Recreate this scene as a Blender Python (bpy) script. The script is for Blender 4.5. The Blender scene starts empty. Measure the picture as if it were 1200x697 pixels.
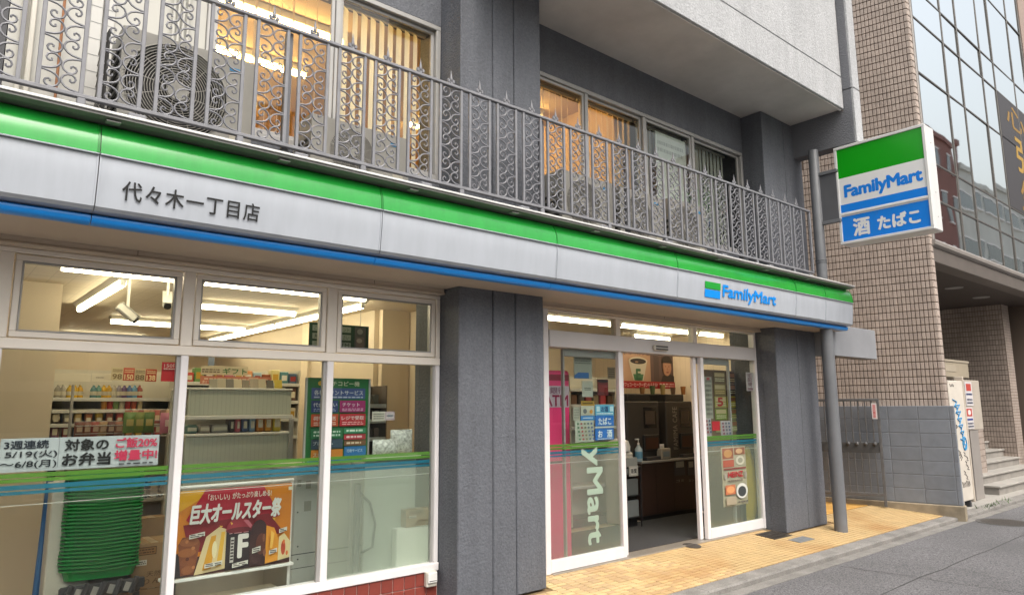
import bpy, bmesh, math, random
from mathutils import Vector, Matrix
random.seed(7)
S = bpy.context.scene
COL = S.collection
R = math.radians

# ------------------------------------------------------------------ camera, sky, sun, exposure
FPX, YAW, PIT, ROL = 819.35, R(40.272), R(8.824), R(-0.3113)
CAM = Vector((0.0, -4.849, 1.5))
fw = Vector((math.sin(YAW)*math.cos(PIT), math.cos(YAW)*math.cos(PIT), math.sin(PIT)))
r0 = Vector((math.cos(YAW), -math.sin(YAW), 0)); u0 = r0.cross(fw)
cr = math.cos(ROL)*r0 + math.sin(ROL)*u0
cu = -math.sin(ROL)*r0 + math.cos(ROL)*u0
cd = bpy.data.cameras.new('camera'); co = bpy.data.objects.new('camera', cd); COL.objects.link(co)
cd.sensor_width = 36; cd.lens = FPX/1200*36; cd.clip_start = 0.05; cd.clip_end = 900
co.matrix_world = Matrix(((cr.x, cu.x, -fw.x, CAM.x), (cr.y, cu.y, -fw.y, CAM.y), (cr.z, cu.z, -fw.z, CAM.z), (0, 0, 0, 1)))
S.camera = co

SUN_EL, SUN_AZ = R(56), R(190)
W = bpy.data.worlds.new('World'); S.world = W; W.use_nodes = True
nt = W.node_tree; nt.nodes.clear()
wo = nt.nodes.new('ShaderNodeOutputWorld'); wb = nt.nodes.new('ShaderNodeBackground')
sky = nt.nodes.new('ShaderNodeTexSky'); sky.sky_type = 'NISHITA'; sky.sun_disc = False
sky.sun_elevation = SUN_EL; sky.sun_rotation = SUN_AZ; sky.air_density = 2.0; sky.dust_density = 8.0; sky.ozone_density = 2.0
hs = nt.nodes.new('ShaderNodeHueSaturation'); hs.inputs['Saturation'].default_value = 0.42
nt.links.new(sky.outputs[0], hs.inputs['Color']); nt.links.new(hs.outputs[0], wb.inputs[0])
wb.inputs[1].default_value = 0.15
nt.links.new(wb.outputs[0], wo.inputs[0])
sl = bpy.data.lights.new('sun', 'SUN'); sl.energy = 0.7; sl.angle = R(40); sl.color = (1.0, 0.98, 0.95)
so = bpy.data.objects.new('sun', sl); COL.objects.link(so)
# direction: sun stands behind the camera, high, veiled by cloud
sd = Vector((math.sin(SUN_AZ)*math.cos(SUN_EL), math.cos(SUN_AZ)*math.cos(SUN_EL), math.sin(SUN_EL)))
so.rotation_euler = sd.to_track_quat('Z', 'Y').to_euler()
vs = S.view_settings
S.display_settings.display_device = 'sRGB'
vs.view_transform = 'Standard'; vs.look = 'None'; vs.gamma = 1.0; vs.use_curve_mapping = False
vs.exposure = 0.85
S.render.engine = 'CYCLES'
S.cycles.use_denoising = True
S.cycles.max_bounces = 10; S.cycles.transparent_max_bounces = 24; S.cycles.diffuse_bounces = 4
S.cycles.glossy_bounces = 4; S.cycles.sample_clamp_indirect = 6.0
S.cycles.caustics_reflective = False; S.cycles.caustics_refractive = False

# ------------------------------------------------------------------ pixel -> place
def ray(x, y):
    return fw + (x-600)/FPX*cr - (y-348.5)/FPX*cu
def at(x, y, Y=0.0):
    d = ray(x, y); t = (Y-CAM.y)/d.y; return CAM+d*t
def atz(x, y, Z=0.0):
    d = ray(x, y); t = (Z-CAM.z)/d.z; return CAM+d*t
def rect(x0, y0, x1, y1, Y):
    a = at(x0, y0, Y); b = at(x1, y1, Y); return (a.x, b.x, b.z, a.z)

# ------------------------------------------------------------------ materials
def lin(h):
    h = h.lstrip('#'); o = []
    for i in (0, 2, 4):
        c = int(h[i:i+2], 16)/255; o.append(c/12.92 if c <= 0.04045 else ((c+0.055)/1.055)**2.4)
    return tuple(o)
MATS = {}
def pm(name, col, rough=0.6, metal=0.0, var=0.0, vscale=3.0, bump=0.0, bscale=120.0, rnd=0.0, coat=0.0, emit=None, estr=0.0, spec=0.5, detail=4.0, hrnd=0.0):
    """one procedural Principled material: base colour, mottling, per-object variation, fine relief"""
    if name in MATS: return MATS[name]
    if isinstance(col, str): col = lin(col)
    m = bpy.data.materials.new(name); m.use_nodes = True; n = m.node_tree; b = n.nodes['Principled BSDF']
    b.inputs['Roughness'].default_value = rough; b.inputs['Metallic'].default_value = metal
    b.inputs['Coat Weight'].default_value = coat; b.inputs['Specular IOR Level'].default_value = spec
    b.inputs['Coat Roughness'].default_value = 0.12
    b.inputs['Base Color'].default_value = (*col, 1)
    tc = n.nodes.new('ShaderNodeTexCoord')
    out = None
    if var > 0:
        nz = n.nodes.new('ShaderNodeTexNoise'); nz.inputs['Scale'].default_value = vscale; nz.inputs['Detail'].default_value = detail
        n.links.new(tc.outputs['Object'], nz.inputs['Vector'])
        mr = n.nodes.new('ShaderNodeMapRange'); mr.inputs['From Min'].default_value = 0.3; mr.inputs['From Max'].default_value = 0.7
        mr.inputs['To Min'].default_value = 1-var; mr.inputs['To Max'].default_value = 1+var
        n.links.new(nz.outputs['Fac'], mr.inputs['Value'])
        hv = n.nodes.new('ShaderNodeHueSaturation'); hv.inputs['Color'].default_value = (*col, 1)
        n.links.new(mr.outputs[0], hv.inputs['Value']); out = hv.outputs[0]
    if rnd > 0 or hrnd > 0:
        oi = n.nodes.new('ShaderNodeObjectInfo')
        mr2 = n.nodes.new('ShaderNodeMapRange'); mr2.inputs['To Min'].default_value = 1-rnd; mr2.inputs['To Max'].default_value = 1+rnd
        n.links.new(oi.outputs['Random'], mr2.inputs['Value'])
        hv2 = n.nodes.new('ShaderNodeHueSaturation'); hv2.inputs['Color'].default_value = (*col, 1)
        if out: n.links.new(out, hv2.inputs['Color'])
        n.links.new(mr2.outputs[0], hv2.inputs['Value'])
        if hrnd > 0:
            mr3 = n.nodes.new('ShaderNodeMapRange'); mr3.inputs['To Min'].default_value = 0.5-hrnd; mr3.inputs['To Max'].default_value = 0.5+hrnd
            n.links.new(oi.outputs['Random'], mr3.inputs['Value']); n.links.new(mr3.outputs[0], hv2.inputs['Hue'])
        out = hv2.outputs[0]
    if out: n.links.new(out, b.inputs['Base Color'])
    if bump > 0:
        nb = n.nodes.new('ShaderNodeTexNoise'); nb.inputs['Scale'].default_value = bscale; nb.inputs['Detail'].default_value = 3
        n.links.new(tc.outputs['Object'], nb.inputs['Vector'])
        bp = n.nodes.new('ShaderNodeBump'); bp.inputs['Strength'].default_value = bump; bp.inputs['Distance'].default_value = 0.01
        n.links.new(nb.outputs['Fac'], bp.inputs['Height']); n.links.new(bp.outputs[0], b.inputs['Normal'])
    if estr > 0:
        b.inputs['Emission Color'].default_value = (*(lin(emit) if isinstance(emit, str) else (emit or col)), 1); b.inputs['Emission Strength'].default_value = estr
    MATS[name] = m; return m
def P(col, rough=0.55, **k):
    """plain printed / painted colour"""
    return pm('paint_'+col.strip('#')+('%.2f' % rough), col, rough, var=k.pop('var', 0.04), vscale=k.pop('vscale', 6), **k)
def glass(name, tint=(1, 1, 1), ior=1.55, refl=1.0, rough=0.0, base=0.0, wav=0.0):
    if name in MATS: return MATS[name]
    m = bpy.data.materials.new(name); m.use_nodes = True; n = m.node_tree; n.nodes.clear()
    o = n.nodes.new('ShaderNodeOutputMaterial'); mx = n.nodes.new('ShaderNodeMixShader')
    t = n.nodes.new('ShaderNodeBsdfTransparent'); t.inputs[0].default_value = (*tint, 1)
    g = n.nodes.new('ShaderNodeBsdfGlossy'); g.inputs['Roughness'].default_value = rough
    fr = n.nodes.new('ShaderNodeFresnel'); fr.inputs[0].default_value = ior
    ge = n.nodes.new('ShaderNodeNewGeometry')
    ma = n.nodes.new('ShaderNodeMath'); ma.operation = 'MULTIPLY_ADD'; ma.inputs[1].default_value = refl; ma.inputs[2].default_value = base; ma.use_clamp = True
    inv = n.nodes.new('ShaderNodeMath'); inv.operation = 'SUBTRACT'; inv.inputs[0].default_value = 1
    mu = n.nodes.new('ShaderNodeMath'); mu.operation = 'MULTIPLY'
    n.links.new(fr.outputs[0], ma.inputs[0]); n.links.new(ge.outputs['Backfacing'], inv.inputs[1])
    n.links.new(ma.outputs[0], mu.inputs[0]); n.links.new(inv.outputs[0], mu.inputs[1])
    n.links.new(mu.outputs[0], mx.inputs[0]); n.links.new(t.outputs[0], mx.inputs[1]); n.links.new(g.outputs[0], mx.inputs[2])
    if wav > 0:
        tc = n.nodes.new('ShaderNodeTexCoord'); nz = n.nodes.new('ShaderNodeTexNoise'); nz.inputs['Scale'].default_value = 1.1; nz.inputs['Detail'].default_value = 1
        bp = n.nodes.new('ShaderNodeBump'); bp.inputs['Strength'].default_value = wav; bp.inputs['Distance'].default_value = 0.02
        n.links.new(tc.outputs['Object'], nz.inputs['Vector']); n.links.new(nz.outputs['Fac'], bp.inputs['Height'])
        n.links.new(bp.outputs[0], g.inputs['Normal']); 
    n.links.new(mx.outputs[0], o.inputs[0]); MATS[name] = m; return m
def film(name, col, alpha, rough=0.5):
    """translucent sheet: part of the light passes straight, the rest is scattered"""
    if name in MATS: return MATS[name]
    if isinstance(col, str): col = lin(col)
    m = bpy.data.materials.new(name); m.use_nodes = True; n = m.node_tree; n.nodes.clear()
    o = n.nodes.new('ShaderNodeOutputMaterial'); mx = n.nodes.new('ShaderNodeMixShader'); mx2 = n.nodes.new('ShaderNodeMixShader')
    t = n.nodes.new('ShaderNodeBsdfTransparent'); d = n.nodes.new('ShaderNodeBsdfDiffuse'); tl = n.nodes.new('ShaderNodeBsdfTranslucent')
    d.inputs[0].default_value = (*col, 1); tl.inputs[0].default_value = (*col, 1); mx2.inputs[0].default_value = 0.45; mx.inputs[0].default_value = alpha
    n.links.new(d.outputs[0], mx2.inputs[1]); n.links.new(tl.outputs[0], mx2.inputs[2])
    n.links.new(t.outputs[0], mx.inputs[1]); n.links.new(mx2.outputs[0], mx.inputs[2]); n.links.new(mx.outputs[0], o.inputs[0])
    MATS[name] = m; return m
def emit(name, col, s):
    if name in MATS: return MATS[name]
    m = bpy.data.materials.new(name); m.use_nodes = True; n = m.node_tree; n.nodes.clear()
    o = n.nodes.new('ShaderNodeOutputMaterial'); e = n.nodes.new('ShaderNodeEmission')
    e.inputs[0].default_value = (*(lin(col) if isinstance(col, str) else col), 1); e.inputs[1].default_value = s
    n.links.new(e.outputs[0], o.inputs[0]); MATS[name] = m; return m

M_DARK = pm('dark_grey_stucco', (0.108, 0.114, 0.130), 0.75, var=0.06, vscale=2.2, bump=0.7, bscale=55)
M_LITE = pm('pale_grey_stucco', (0.40, 0.405, 0.415), 0.8, var=0.05, vscale=1.5, bump=1.0, bscale=50)
M_SOFF = pm('soffit_paint', (0.58, 0.55, 0.51), 0.8, var=0.07, vscale=1.3, bump=0.06, bscale=60)
M_BEIGE = pm('beige_metal_panel', (0.50, 0.41, 0.32), 0.5, var=0.05, vscale=2)
M_ALU = pm('ivory_aluminium', (0.80, 0.73, 0.64), 0.38, metal=0.0, var=0.04, vscale=4, coat=0.1)
M_ALUW = pm('white_aluminium', (0.74, 0.71, 0.71), 0.35, var=0.05, vscale=5, coat=0.1)
M_ALUG = pm('grey_aluminium', (0.36, 0.35, 0.335), 0.4, metal=0.2, var=0.06, vscale=5)
M_IRON = pm('grey_painted_iron', (0.20, 0.20, 0.215), 0.5, var=0.12, vscale=14, bump=0.1, bscale=200)
M_POLE = pm('grey_painted_steel', (0.15, 0.155, 0.165), 0.42, var=0.10, vscale=5)
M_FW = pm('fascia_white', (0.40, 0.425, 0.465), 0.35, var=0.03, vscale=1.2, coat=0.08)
M_FG = pm('fascia_green', (0.014, 0.32, 0.038), 0.22, var=0.03, vscale=1.2, coat=0.35)
M_FB = pm('fascia_blue', (0.0, 0.26, 0.78), 0.3, var=0.03, vscale=1.2, coat=0.3)
M_BLACK = pm('black_plastic', (0.012, 0.012, 0.013), 0.4)
M_DGREY = pm('dark_grey_plastic', (0.05, 0.05, 0.055), 0.45, var=0.08)
M_WHITE = pm('white_enamel', (0.72, 0.71, 0.68), 0.4, var=0.04, vscale=4)
M_IVORY = pm('ivory_plastic', (0.55, 0.52, 0.45), 0.45, var=0.06, vscale=4)
M_WALLI = pm('shop_wall_beige', (0.78, 0.66, 0.50), 0.6, var=0.03)
M_GLASS = glass('window_glass', (0.93, 0.96, 0.94), 1.52, 1.15)
M_OGLASS = glass('office_window_glass', (0.86, 0.88, 0.86), 1.55, 1.3, wav=0.06)
M_TUBE = emit('fluorescent_tube', (1.0, 0.84, 0.58), 13.0)
M_OTUBE = emit('office_tube', (1.0, 0.62, 0.22), 40.0)
M_FILM = film('frosted_film', (0.60, 0.63, 0.54), 0.21)

# ------------------------------------------------------------------ geometry helpers: lists of (verts, faces)
def box(x0, x1, y0, y1, z0, z1):
    v = [(x, y, z) for x in (x0, x1) for y in (y0, y1) for z in (z0, z1)]
    return (v, [(0, 1, 3, 2), (4, 6, 7, 5), (0, 4, 5, 1), (2, 3, 7, 6), (0, 2, 6, 4), (1, 5, 7, 3)])
def cbox(x0, x1, y0, y1, z0, z1, b=0.006):
    """box with chamfered edges"""
    b = min(b, abs(x1-x0)*0.45, abs(y1-y0)*0.45, abs(z1-z0)*0.45)
    bm = bmesh.new(); m = [(x0+x1)/2, (y0+y1)/2, (z0+z1)/2]; h = [(x1-x0)/2, (y1-y0)/2, (z1-z0)/2]
    v = []; idx = {}
    for sx in (-1, 1):
        for sy in (-1, 1):
            for sz in (-1, 1):
                for a in range(3):
                    p = [m[i]+(sx, sy, sz)[i]*(h[i]-(0 if i == a else b)) for i in range(3)]
                    idx[(sx, sy, sz, a)] = len(v); v.append(tuple(p))
    bm.free(); f = []
    s2 = ((-1, -1), (1, -1), (1, 1), (-1, 1))
    for a in range(3):
        for s in (-1, 1):
            q = []
            for p in s2:
                k = [0, 0, 0]; k[a] = s; k[(a+1) % 3], k[(a+2) % 3] = p; q.append(idx[(*k, a)])
            f.append(tuple(q))
    for a in range(3):                       # edges running along axis a
        b1, b2 = (a+1) % 3, (a+2) % 3
        for p in s2:
            def K(sa, w):
                k = [0, 0, 0]; k[a] = sa; k[b1], k[b2] = p; return idx[(*k, w)]
            f.append((K(-1, b1), K(1, b1), K(1, b2), K(-1, b2)))
    for sx in (-1, 1):
        for sy in (-1, 1):
            for sz in (-1, 1): f.append(tuple(idx[(sx, sy, sz, a)] for a in range(3)))
    return (v, f)
def prism(poly, a0, a1, axis='y'):
    """polygon in the two other axes, pushed from a0 to a1 along axis"""
    n = len(poly); v = []
    for a in (a0, a1):
        for p in poly:
            v.append({'y': (p[0], a, p[1]), 'x': (a, p[0], p[1]), 'z': (p[0], p[1], a)}[axis])
    f = [tuple(range(n)), tuple(range(2*n-1, n-1, -1))]+[(i, (i+1) % n, n+(i+1) % n, n+i) for i in range(n)]
    return (v, f)
def tube(path, r, n=6, closed=False):
    P_ = [Vector(p) for p in path]; v = []; f = []; k = len(P_); prev = None
    for i, p in enumerate(P_):
        t = (P_[(i+1) % k]-P_[i-1]) if closed else (P_[min(i+1, k-1)]-P_[max(i-1, 0)])
        t.normalize()
        if prev is None: a = t.orthogonal().normalized()
        else:
            a = prev - t*prev.dot(t); a = a.normalized() if a.length > 1e-6 else t.orthogonal().normalized()
        prev = a; b = t.cross(a); rr = r[i] if isinstance(r, (list, tuple)) else r
        for j in range(n):
            w = 2*math.pi*j/n; v.append(tuple(p+(a*math.cos(w)+b*math.sin(w))*rr))
    for i in range(k if closed else k-1):
        i2 = (i+1) % k
        for j in range(n): f.append((i*n+j, i*n+(j+1) % n, i2*n+(j+1) % n, i2*n+j))
    if not closed: f.append(tuple(range(n-1, -1, -1))); f.append(tuple(range((k-1)*n, k*n)))
    return (v, f)
def lathe(prof, n=12, c=(0, 0, 0), axis='z'):
    v = []; f = []; k = len(prof)
    for r, h in prof:
        for j in range(n):
            w = 2*math.pi*j/n; a, b = r*math.cos(w), r*math.sin(w)
            p = {'z': (a, b, h), 'y': (a, h, b), 'x': (h, a, b)}[axis]; v.append((p[0]+c[0], p[1]+c[1], p[2]+c[2]))
    for i in range(k-1):
        for j in range(n): f.append((i*n+j, i*n+(j+1) % n, (i+1)*n+(j+1) % n, (i+1)*n+j))
    f.append(tuple(range(n-1, -1, -1))); f.append(tuple(range((k-1)*n, k*n)))
    return (v, f)
def xf(g, m):
    return ([tuple(m @ Vector(p)) for p in g[0]], g[1])
def mesh(name, geoms, smooth=False, fix=True):
    if isinstance(geoms, tuple): geoms = [geoms]
    V, F = [], []
    for v, f in geoms:
        o = len(V); V += v; F += [tuple(i+o for i in q) for q in f]
    me = bpy.data.meshes.new(name); me.from_pydata(V, [], F)
    if fix:
        bm = bmesh.new(); bm.from_mesh(me); bmesh.ops.recalc_face_normals(bm, faces=bm.faces); bm.to_mesh(me); bm.free()
    if smooth:
        for p in me.polygons: p.use_smooth = True
        try: me.set_sharp_from_angle(angle=R(38))
        except Exception: pass
    me.update(); return me
LOC = {}
def link(o, parent=None):
    COL.objects.link(o)
    if parent is not None:
        o.parent = parent; o.matrix_parent_inverse = LOC[parent.name].inverted()
    LOC[o.name] = LOC[parent.name] if (parent is not None and o.type == 'MESH') else Matrix.Identity(4)
    return o
def tag(o, label=None, cat=None, group=None, kind=None):
    if label: o['label'] = label
    if cat: o['category'] = cat
    if group: o['group'] = group
    if kind: o['kind'] = kind
    return o
def thing(name, label, cat, loc=(0, 0, 0), group=None):
    e = bpy.data.objects.new(name, None); e.empty_display_size = 0.1; COL.objects.link(e)
    e.location = loc; LOC[e.name] = Matrix.Translation(loc); return tag(e, label, cat, group)
def part(name, geoms, mat, parent=None, smooth=False, label=None, kind=None, fix=True):
    """mesh in world coordinates, under its thing (or under a part of it)"""
    o = bpy.data.objects.new(name, mesh(name, geoms, smooth, fix)); o.data.materials.append(mat)
    COL.objects.link(o)
    if parent is not None:
        o.parent = parent
        o.matrix_parent_inverse = PW(parent).inverted()
    if label: o['label'] = label
    if kind: o['kind'] = kind
    return o
def PW(o):
    m = Matrix.Identity(4)
    while o is not None:
        m = (o.matrix_parent_inverse if o.parent else Matrix.Identity(4)) @ Matrix.LocRotScale(o.location, o.rotation_euler, o.scale) @ m
        o = o.parent
    return m
def inst(name, me, mat_m, parent=None):
    """another object on shared mesh data, placed by a world matrix"""
    o = bpy.data.objects.new(name, me); COL.objects.link(o)
    if parent is not None: o.parent = parent; o.matrix_parent_inverse = PW(parent).inverted()
    o.matrix_basis = mat_m; return o
def sm(name, geoms, mat, smooth=False):
    me = mesh(name, geoms, smooth); me.materials.append(mat); return me
T = Matrix.Translation
def single(name, geoms, mat, label, cat, group=None, smooth=False):
    o = part(name, geoms, mat, None, smooth); return tag(o, label, cat, group)
def struct(name, geoms, mat, smooth=False):
    o = part(name, geoms, mat, None, smooth); o['kind'] = 'structure'; return o

# ------------------------------------------------------------------ lettering and flat print
TXT = {}
def text_geo(s, bold=0.0, spacing=1.0):
    k = (s, bold, spacing)
    if k in TXT: return TXT[k]
    c = bpy.data.curves.new('t', 'FONT'); c.body = s; c.size = 1; c.offset = bold; c.resolution_u = 3; c.space_character = spacing
    c.align_x = 'LEFT'
    o = bpy.data.objects.new('t', c); COL.objects.link(o)
    bpy.context.view_layer.update()
    dg = bpy.context.evaluated_depsgraph_get(); me = bpy.data.meshes.new_from_object(o.evaluated_get(dg))
    v = [(p.co.x, p.co.y) for p in me.vertices]; f = [tuple(p.vertices) for p in me.polygons]
    bpy.data.objects.remove(o); bpy.data.curves.remove(c); bpy.data.meshes.remove(me)
    if v:
        x0 = min(p[0] for p in v); x1 = max(p[0] for p in v); y0 = min(p[1] for p in v); y1 = max(p[1] for p in v)
        w = max(x1-x0, 1e-6); h = max(y1-y0, 1e-6)
        v = [((p[0]-x0)/w, (p[1]-y0)/h) for p in v]
        TXT[k] = (v, f, w/h)
    else: TXT[k] = ([], [], 1)
    return TXT[k]
class Plane:
    """a printed face: O lower left corner, U to the right, V up, N towards the reader"""
    def __init__(s, O, U, V): s.O, s.U, s.V = Vector(O), Vector(U), Vector(V); s.N = s.U.cross(s.V).normalized(); s.w, s.h = s.U.length, s.V.length
    def p(s, x, y, d): return tuple(s.O + s.U*x + s.V*(1-y) + s.N*d)       # x right, y DOWN, both 0..1
def facade_plane(rc, Y): x0, x1, z0, z1 = rc; return Plane((x0, Y, z0), (x1-x0, 0, 0), (0, 0, z1-z0))
def lettering(pl, s, x0, y0, x1, y1, mat, parent, d=0.004, bold=0.0, spacing=1.0, name='lettering', slant=0.0, dfun=None):
    v, f, asp = text_geo(s, 0.0, spacing)
    if not v: return None
    # heavier strokes: copies of the outline shifted by a fraction of the letter height, each a hair nearer the reader
    H = abs(y1-y0)*pl.h; bx = bold*1.0*H/pl.w; by = bold*1.0*H/pl.h
    off = [(0, 0)] if bold <= 0 else [(0, 0)]+[(math.cos(math.pi*i/4), math.sin(math.pi*i/4)) for i in range(8)]
    X0, X1 = x0+bx, x1-bx; Y0, Y1 = y0+by, y1-by; geo = []
    for k, (ox, oy) in enumerate(off):
        V = [pl.p(X0+(X1-X0)*(a+slant*b)+ox*bx, Y1+(Y0-Y1)*b+oy*by, d+k*0.00012) for a, b in v]
        if dfun: V = [dfun(p, k*0.00012) for p in V]
        geo.append((V, f))
    return part(name, geo, mat, parent, fix=False)
def shape(pl, poly, mat, parent, d=0.002, name='print_area'):
    n = len(poly); V = [pl.p(x, y, d) for x, y in poly]
    return part(name, (V, [tuple(range(n))]), mat, parent, fix=False)
def ell(cx, cy, rx, ry, n=18, a0=0, a1=360): return [(cx+rx*math.cos(R(a0+(a1-a0)*i/n)), cy+ry*math.sin(R(a0+(a1-a0)*i/n))) for i in range(n if a1-a0 == 360 else n+1)]
def sheet(pl, mat, parent, th=0.004, name='sheet'):
    c = [pl.p(0, 1, 0), pl.p(1, 1, 0), pl.p(1, 0, 0), pl.p(0, 0, 0)]; b = [pl.p(0, 1, -th), pl.p(1, 1, -th), pl.p(1, 0, -th), pl.p(0, 0, -th)]
    return part(name, (c+b, [(0, 1, 2, 3), (7, 6, 5, 4), (0, 4, 5, 1), (1, 5, 6, 2), (2, 6, 7, 3), (3, 7, 4, 0)]), mat, parent)
def printed(pl, items, parent, d0=0.002, step=0.0012):
    d = d0
    for it in items:
        k = it[0]
        if k == 'r': x0, y0, x1, y1, c = it[1:]; shape(pl, [(x0, y1), (x1, y1), (x1, y0), (x0, y0)], P(c), parent, d)
        elif k == 'e': cx, cy, rx, ry, c = it[1:6]; shape(pl, ell(cx, cy, rx, ry)[::-1], P(c), parent, d)
        elif k == 'p': shape(pl, it[1], P(it[2]), parent, d)
        elif k == 't': s, x0, y0, x1, y1, c = it[1:7]; b = it[7] if len(it) > 7 else 0.0; sl_ = it[8] if len(it) > 8 else 0.0; lettering(pl, s, x0, y0, x1, y1, P(c), parent, d, b, slant=sl_)
        elif k == 'f':
            x0, y0, x1, y1, c, rows, seed = it[1:8]; rr = random.Random(seed); V = []; F = []; hh = (y1-y0)/rows
            for i in range(rows):
                x = x0
                while x < x1-0.008:
                    w = rr.uniform(0.02, 0.09)*(1 if pl.w < 1 else 0.5); x2 = min(x+w, x1); a = y0+i*hh+hh*0.22; b = a+hh*0.52
                    o = len(V); V += [pl.p(x, b, d), pl.p(x2, b, d), pl.p(x2, a, d), pl.p(x, a, d)]; F.append((o, o+1, o+2, o+3)); x = x2+0.016
            part('small_print', (V, F), P(c), parent, fix=False)
        d += step
def poster(name, label, rc, Y, bg, items, cat='poster', group=None, pl=None):
    pl = pl or facade_plane(rc, Y)
    t = thing(name, label, cat, pl.p(0.5, 1, 0), group); sheet(pl, P(bg), t); printed(pl, items, t); return t

# ================================================================== GROUND, ROAD, PAVEMENT
M_ASPH = pm('asphalt', (0.152, 0.148, 0.152), 0.9, var=0.14, vscale=1.1, bump=1.0, bscale=260, detail=10)
def asphalt_speckle(m, lo=0.55, hi=1.5, sc=170):
    n = m.node_tree; b = n.nodes['Principled BSDF']; src = b.inputs['Base Color'].links[0].from_socket
    tc = n.nodes.new('ShaderNodeTexCoord'); vz = n.nodes.new('ShaderNodeTexVoronoi'); vz.inputs['Scale'].default_value = sc
    n.links.new(tc.outputs['Object'], vz.inputs['Vector'])
    sep = n.nodes.new('ShaderNodeSeparateColor'); n.links.new(vz.outputs['Color'], sep.inputs[0])
    mr = n.nodes.new('ShaderNodeMapRange'); mr.inputs['To Min'].default_value = lo; mr.inputs['To Max'].default_value = hi
    n.links.new(sep.outputs[0], mr.inputs['Value'])
    hv = n.nodes.new('ShaderNodeHueSaturation'); n.links.new(src, hv.inputs['Color']); n.links.new(mr.outputs[0], hv.inputs['Value']); n.links.new(hv.outputs[0], b.inputs['Base Color'])
asphalt_speckle(M_ASPH, 0.5, 1.6, 110)
M_CONC = pm('kerb_concrete', (0.205, 0.193, 0.178), 0.85, var=0.22, vscale=5, bump=0.5, bscale=150, detail=8)
asphalt_speckle(M_CONC, 0.78, 1.25, 180)
M_PAVE = pm('forecourt_concrete', (0.33, 0.31, 0.28), 0.85, var=0.12, vscale=2.5, bump=0.4, bscale=140, detail=8)
M_STILE = pm('yellow_paving_tile', (0.50, 0.36, 0.185), 0.55, var=0.10, vscale=7, rnd=0.15, hrnd=0.010)
M_STILEO = pm('orange_paving_tile', (0.55, 0.30, 0.075), 0.6, var=0.10, vscale=3.5, bump=0.25, bscale=120)
M_GROUT = pm('paving_grout', (0.20, 0.13, 0.06), 0.9, var=0.15, vscale=8)
struct('ground', box(-400, 500, -400, 400, -0.4, -0.22), M_CONC)
struct('road', box(-60, 150, -8.6, -1.235, -0.215, -0.135), M_ASPH)
struct('opposite_pavement', box(-60, 150, -15.2, -8.62, -0.215, -0.03), M_PAVE)

def pav_z(y): return 0.085*y if y < 0 else 0.0           # pavement falls to the kerb
KY = -0.93
# pavement bed (grout) and its tiles
pave = struct('pavement', ([(4.0, KY, pav_z(KY)-0.012), (11.75, KY, pav_z(KY)-0.012), (11.75, 0.02, -0.012), (4.0, 0.02, -0.012), (4.0, KY, -0.3), (11.75, KY, -0.3), (11.75, 0.02, -0.3), (4.0, 0.02, -0.3)],
    [(0, 1, 2, 3), (7, 6, 5, 4), (0, 4, 5, 1), (1, 5, 6, 2), (2, 6, 7, 3), (3, 7, 4, 0)]), M_GROUT)
struct('pavement_back', box(8.9, 12.0, 0.03, 2.2, -0.3, -0.004), M_STILEO)
TW, TD = 0.108, 0.0535
tilt = Matrix.Rotation(math.atan(0.085), 4, 'X')
tme = sm('tile', cbox(-TW/2+0.003, TW/2-0.003, -TD/2+0.0055, TD/2-0.0055, -0.012, 0, 0.003), M_STILE)
cells = []
ny = int(abs(KY)/TD)
for j in range(ny):
    y = KY+TD*(j+0.5)+0.005
    for i in range(80):
        x = 3.62+TW*(i+0.5)
        if x < 3.9 or x > 11.5 or (y > -0.34 and (3.2 < x < 4.3 or 8.1 < x < 9.3)): continue
        if 7.75 < x < 8.1 and -0.40 < y < -0.12: continue
        d = (Vector((x, y, 0))-CAM).length; cells.append((d, x, y))
cells.sort()
near, far = cells[:300], cells[300:]
for d, x, y in near: inst('tile', tme, T((x, y, pav_z(y)+random.uniform(-0.0012, 0.0012))) @ tilt, pave)
fg = []
for d, x, y in far: fg.append(xf(box(-TW/2+0.003, TW/2-0.003, -TD/2+0.0055, TD/2-0.0055, -0.012, 0), T((x, y, pav_z(y))) @ tilt))
M_STILEF = pm('yellow_paving_tile_far', (0.50, 0.35, 0.17), 0.55, var=0.12, vscale=5)
part('tile_field', fg, M_STILEF, pave, kind='stuff')
def patches(m, col, scale, lo, hi):
    """wear that runs across many tiles: blends towards another tile colour by place"""
    n = m.node_tree; b = n.nodes['Principled BSDF']; src = b.inputs['Base Color'].links[0].from_socket
    ge = n.nodes.new('ShaderNodeNewGeometry'); nz = n.nodes.new('ShaderNodeTexNoise'); nz.inputs['Scale'].default_value = scale; nz.inputs['Detail'].default_value = 3
    n.links.new(ge.outputs['Position'], nz.inputs['Vector']); mr = n.nodes.new('ShaderNodeMapRange'); mr.inputs['From Min'].default_value = lo; mr.inputs['From Max'].default_value = hi
    n.links.new(nz.outputs['Fac'], mr.inputs['Value']); mx = n.nodes.new('ShaderNodeMix'); mx.data_type = 'RGBA'
    n.links.new(mr.outputs[0], mx.inputs[0]); n.links.new(src, mx.inputs[6]); mx.inputs[7].default_value = (*col, 1); n.links.new(mx.outputs[2], b.inputs['Base Color'])
for m_ in (M_STILE, M_STILEF): patches(m_, (0.40, 0.225, 0.085), 1.1, 0.50, 0.74)
asphalt_speckle(M_DARK, 0.88, 1.14, 70); asphalt_speckle(M_LITE, 0.86, 1.12, 60)
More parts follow.
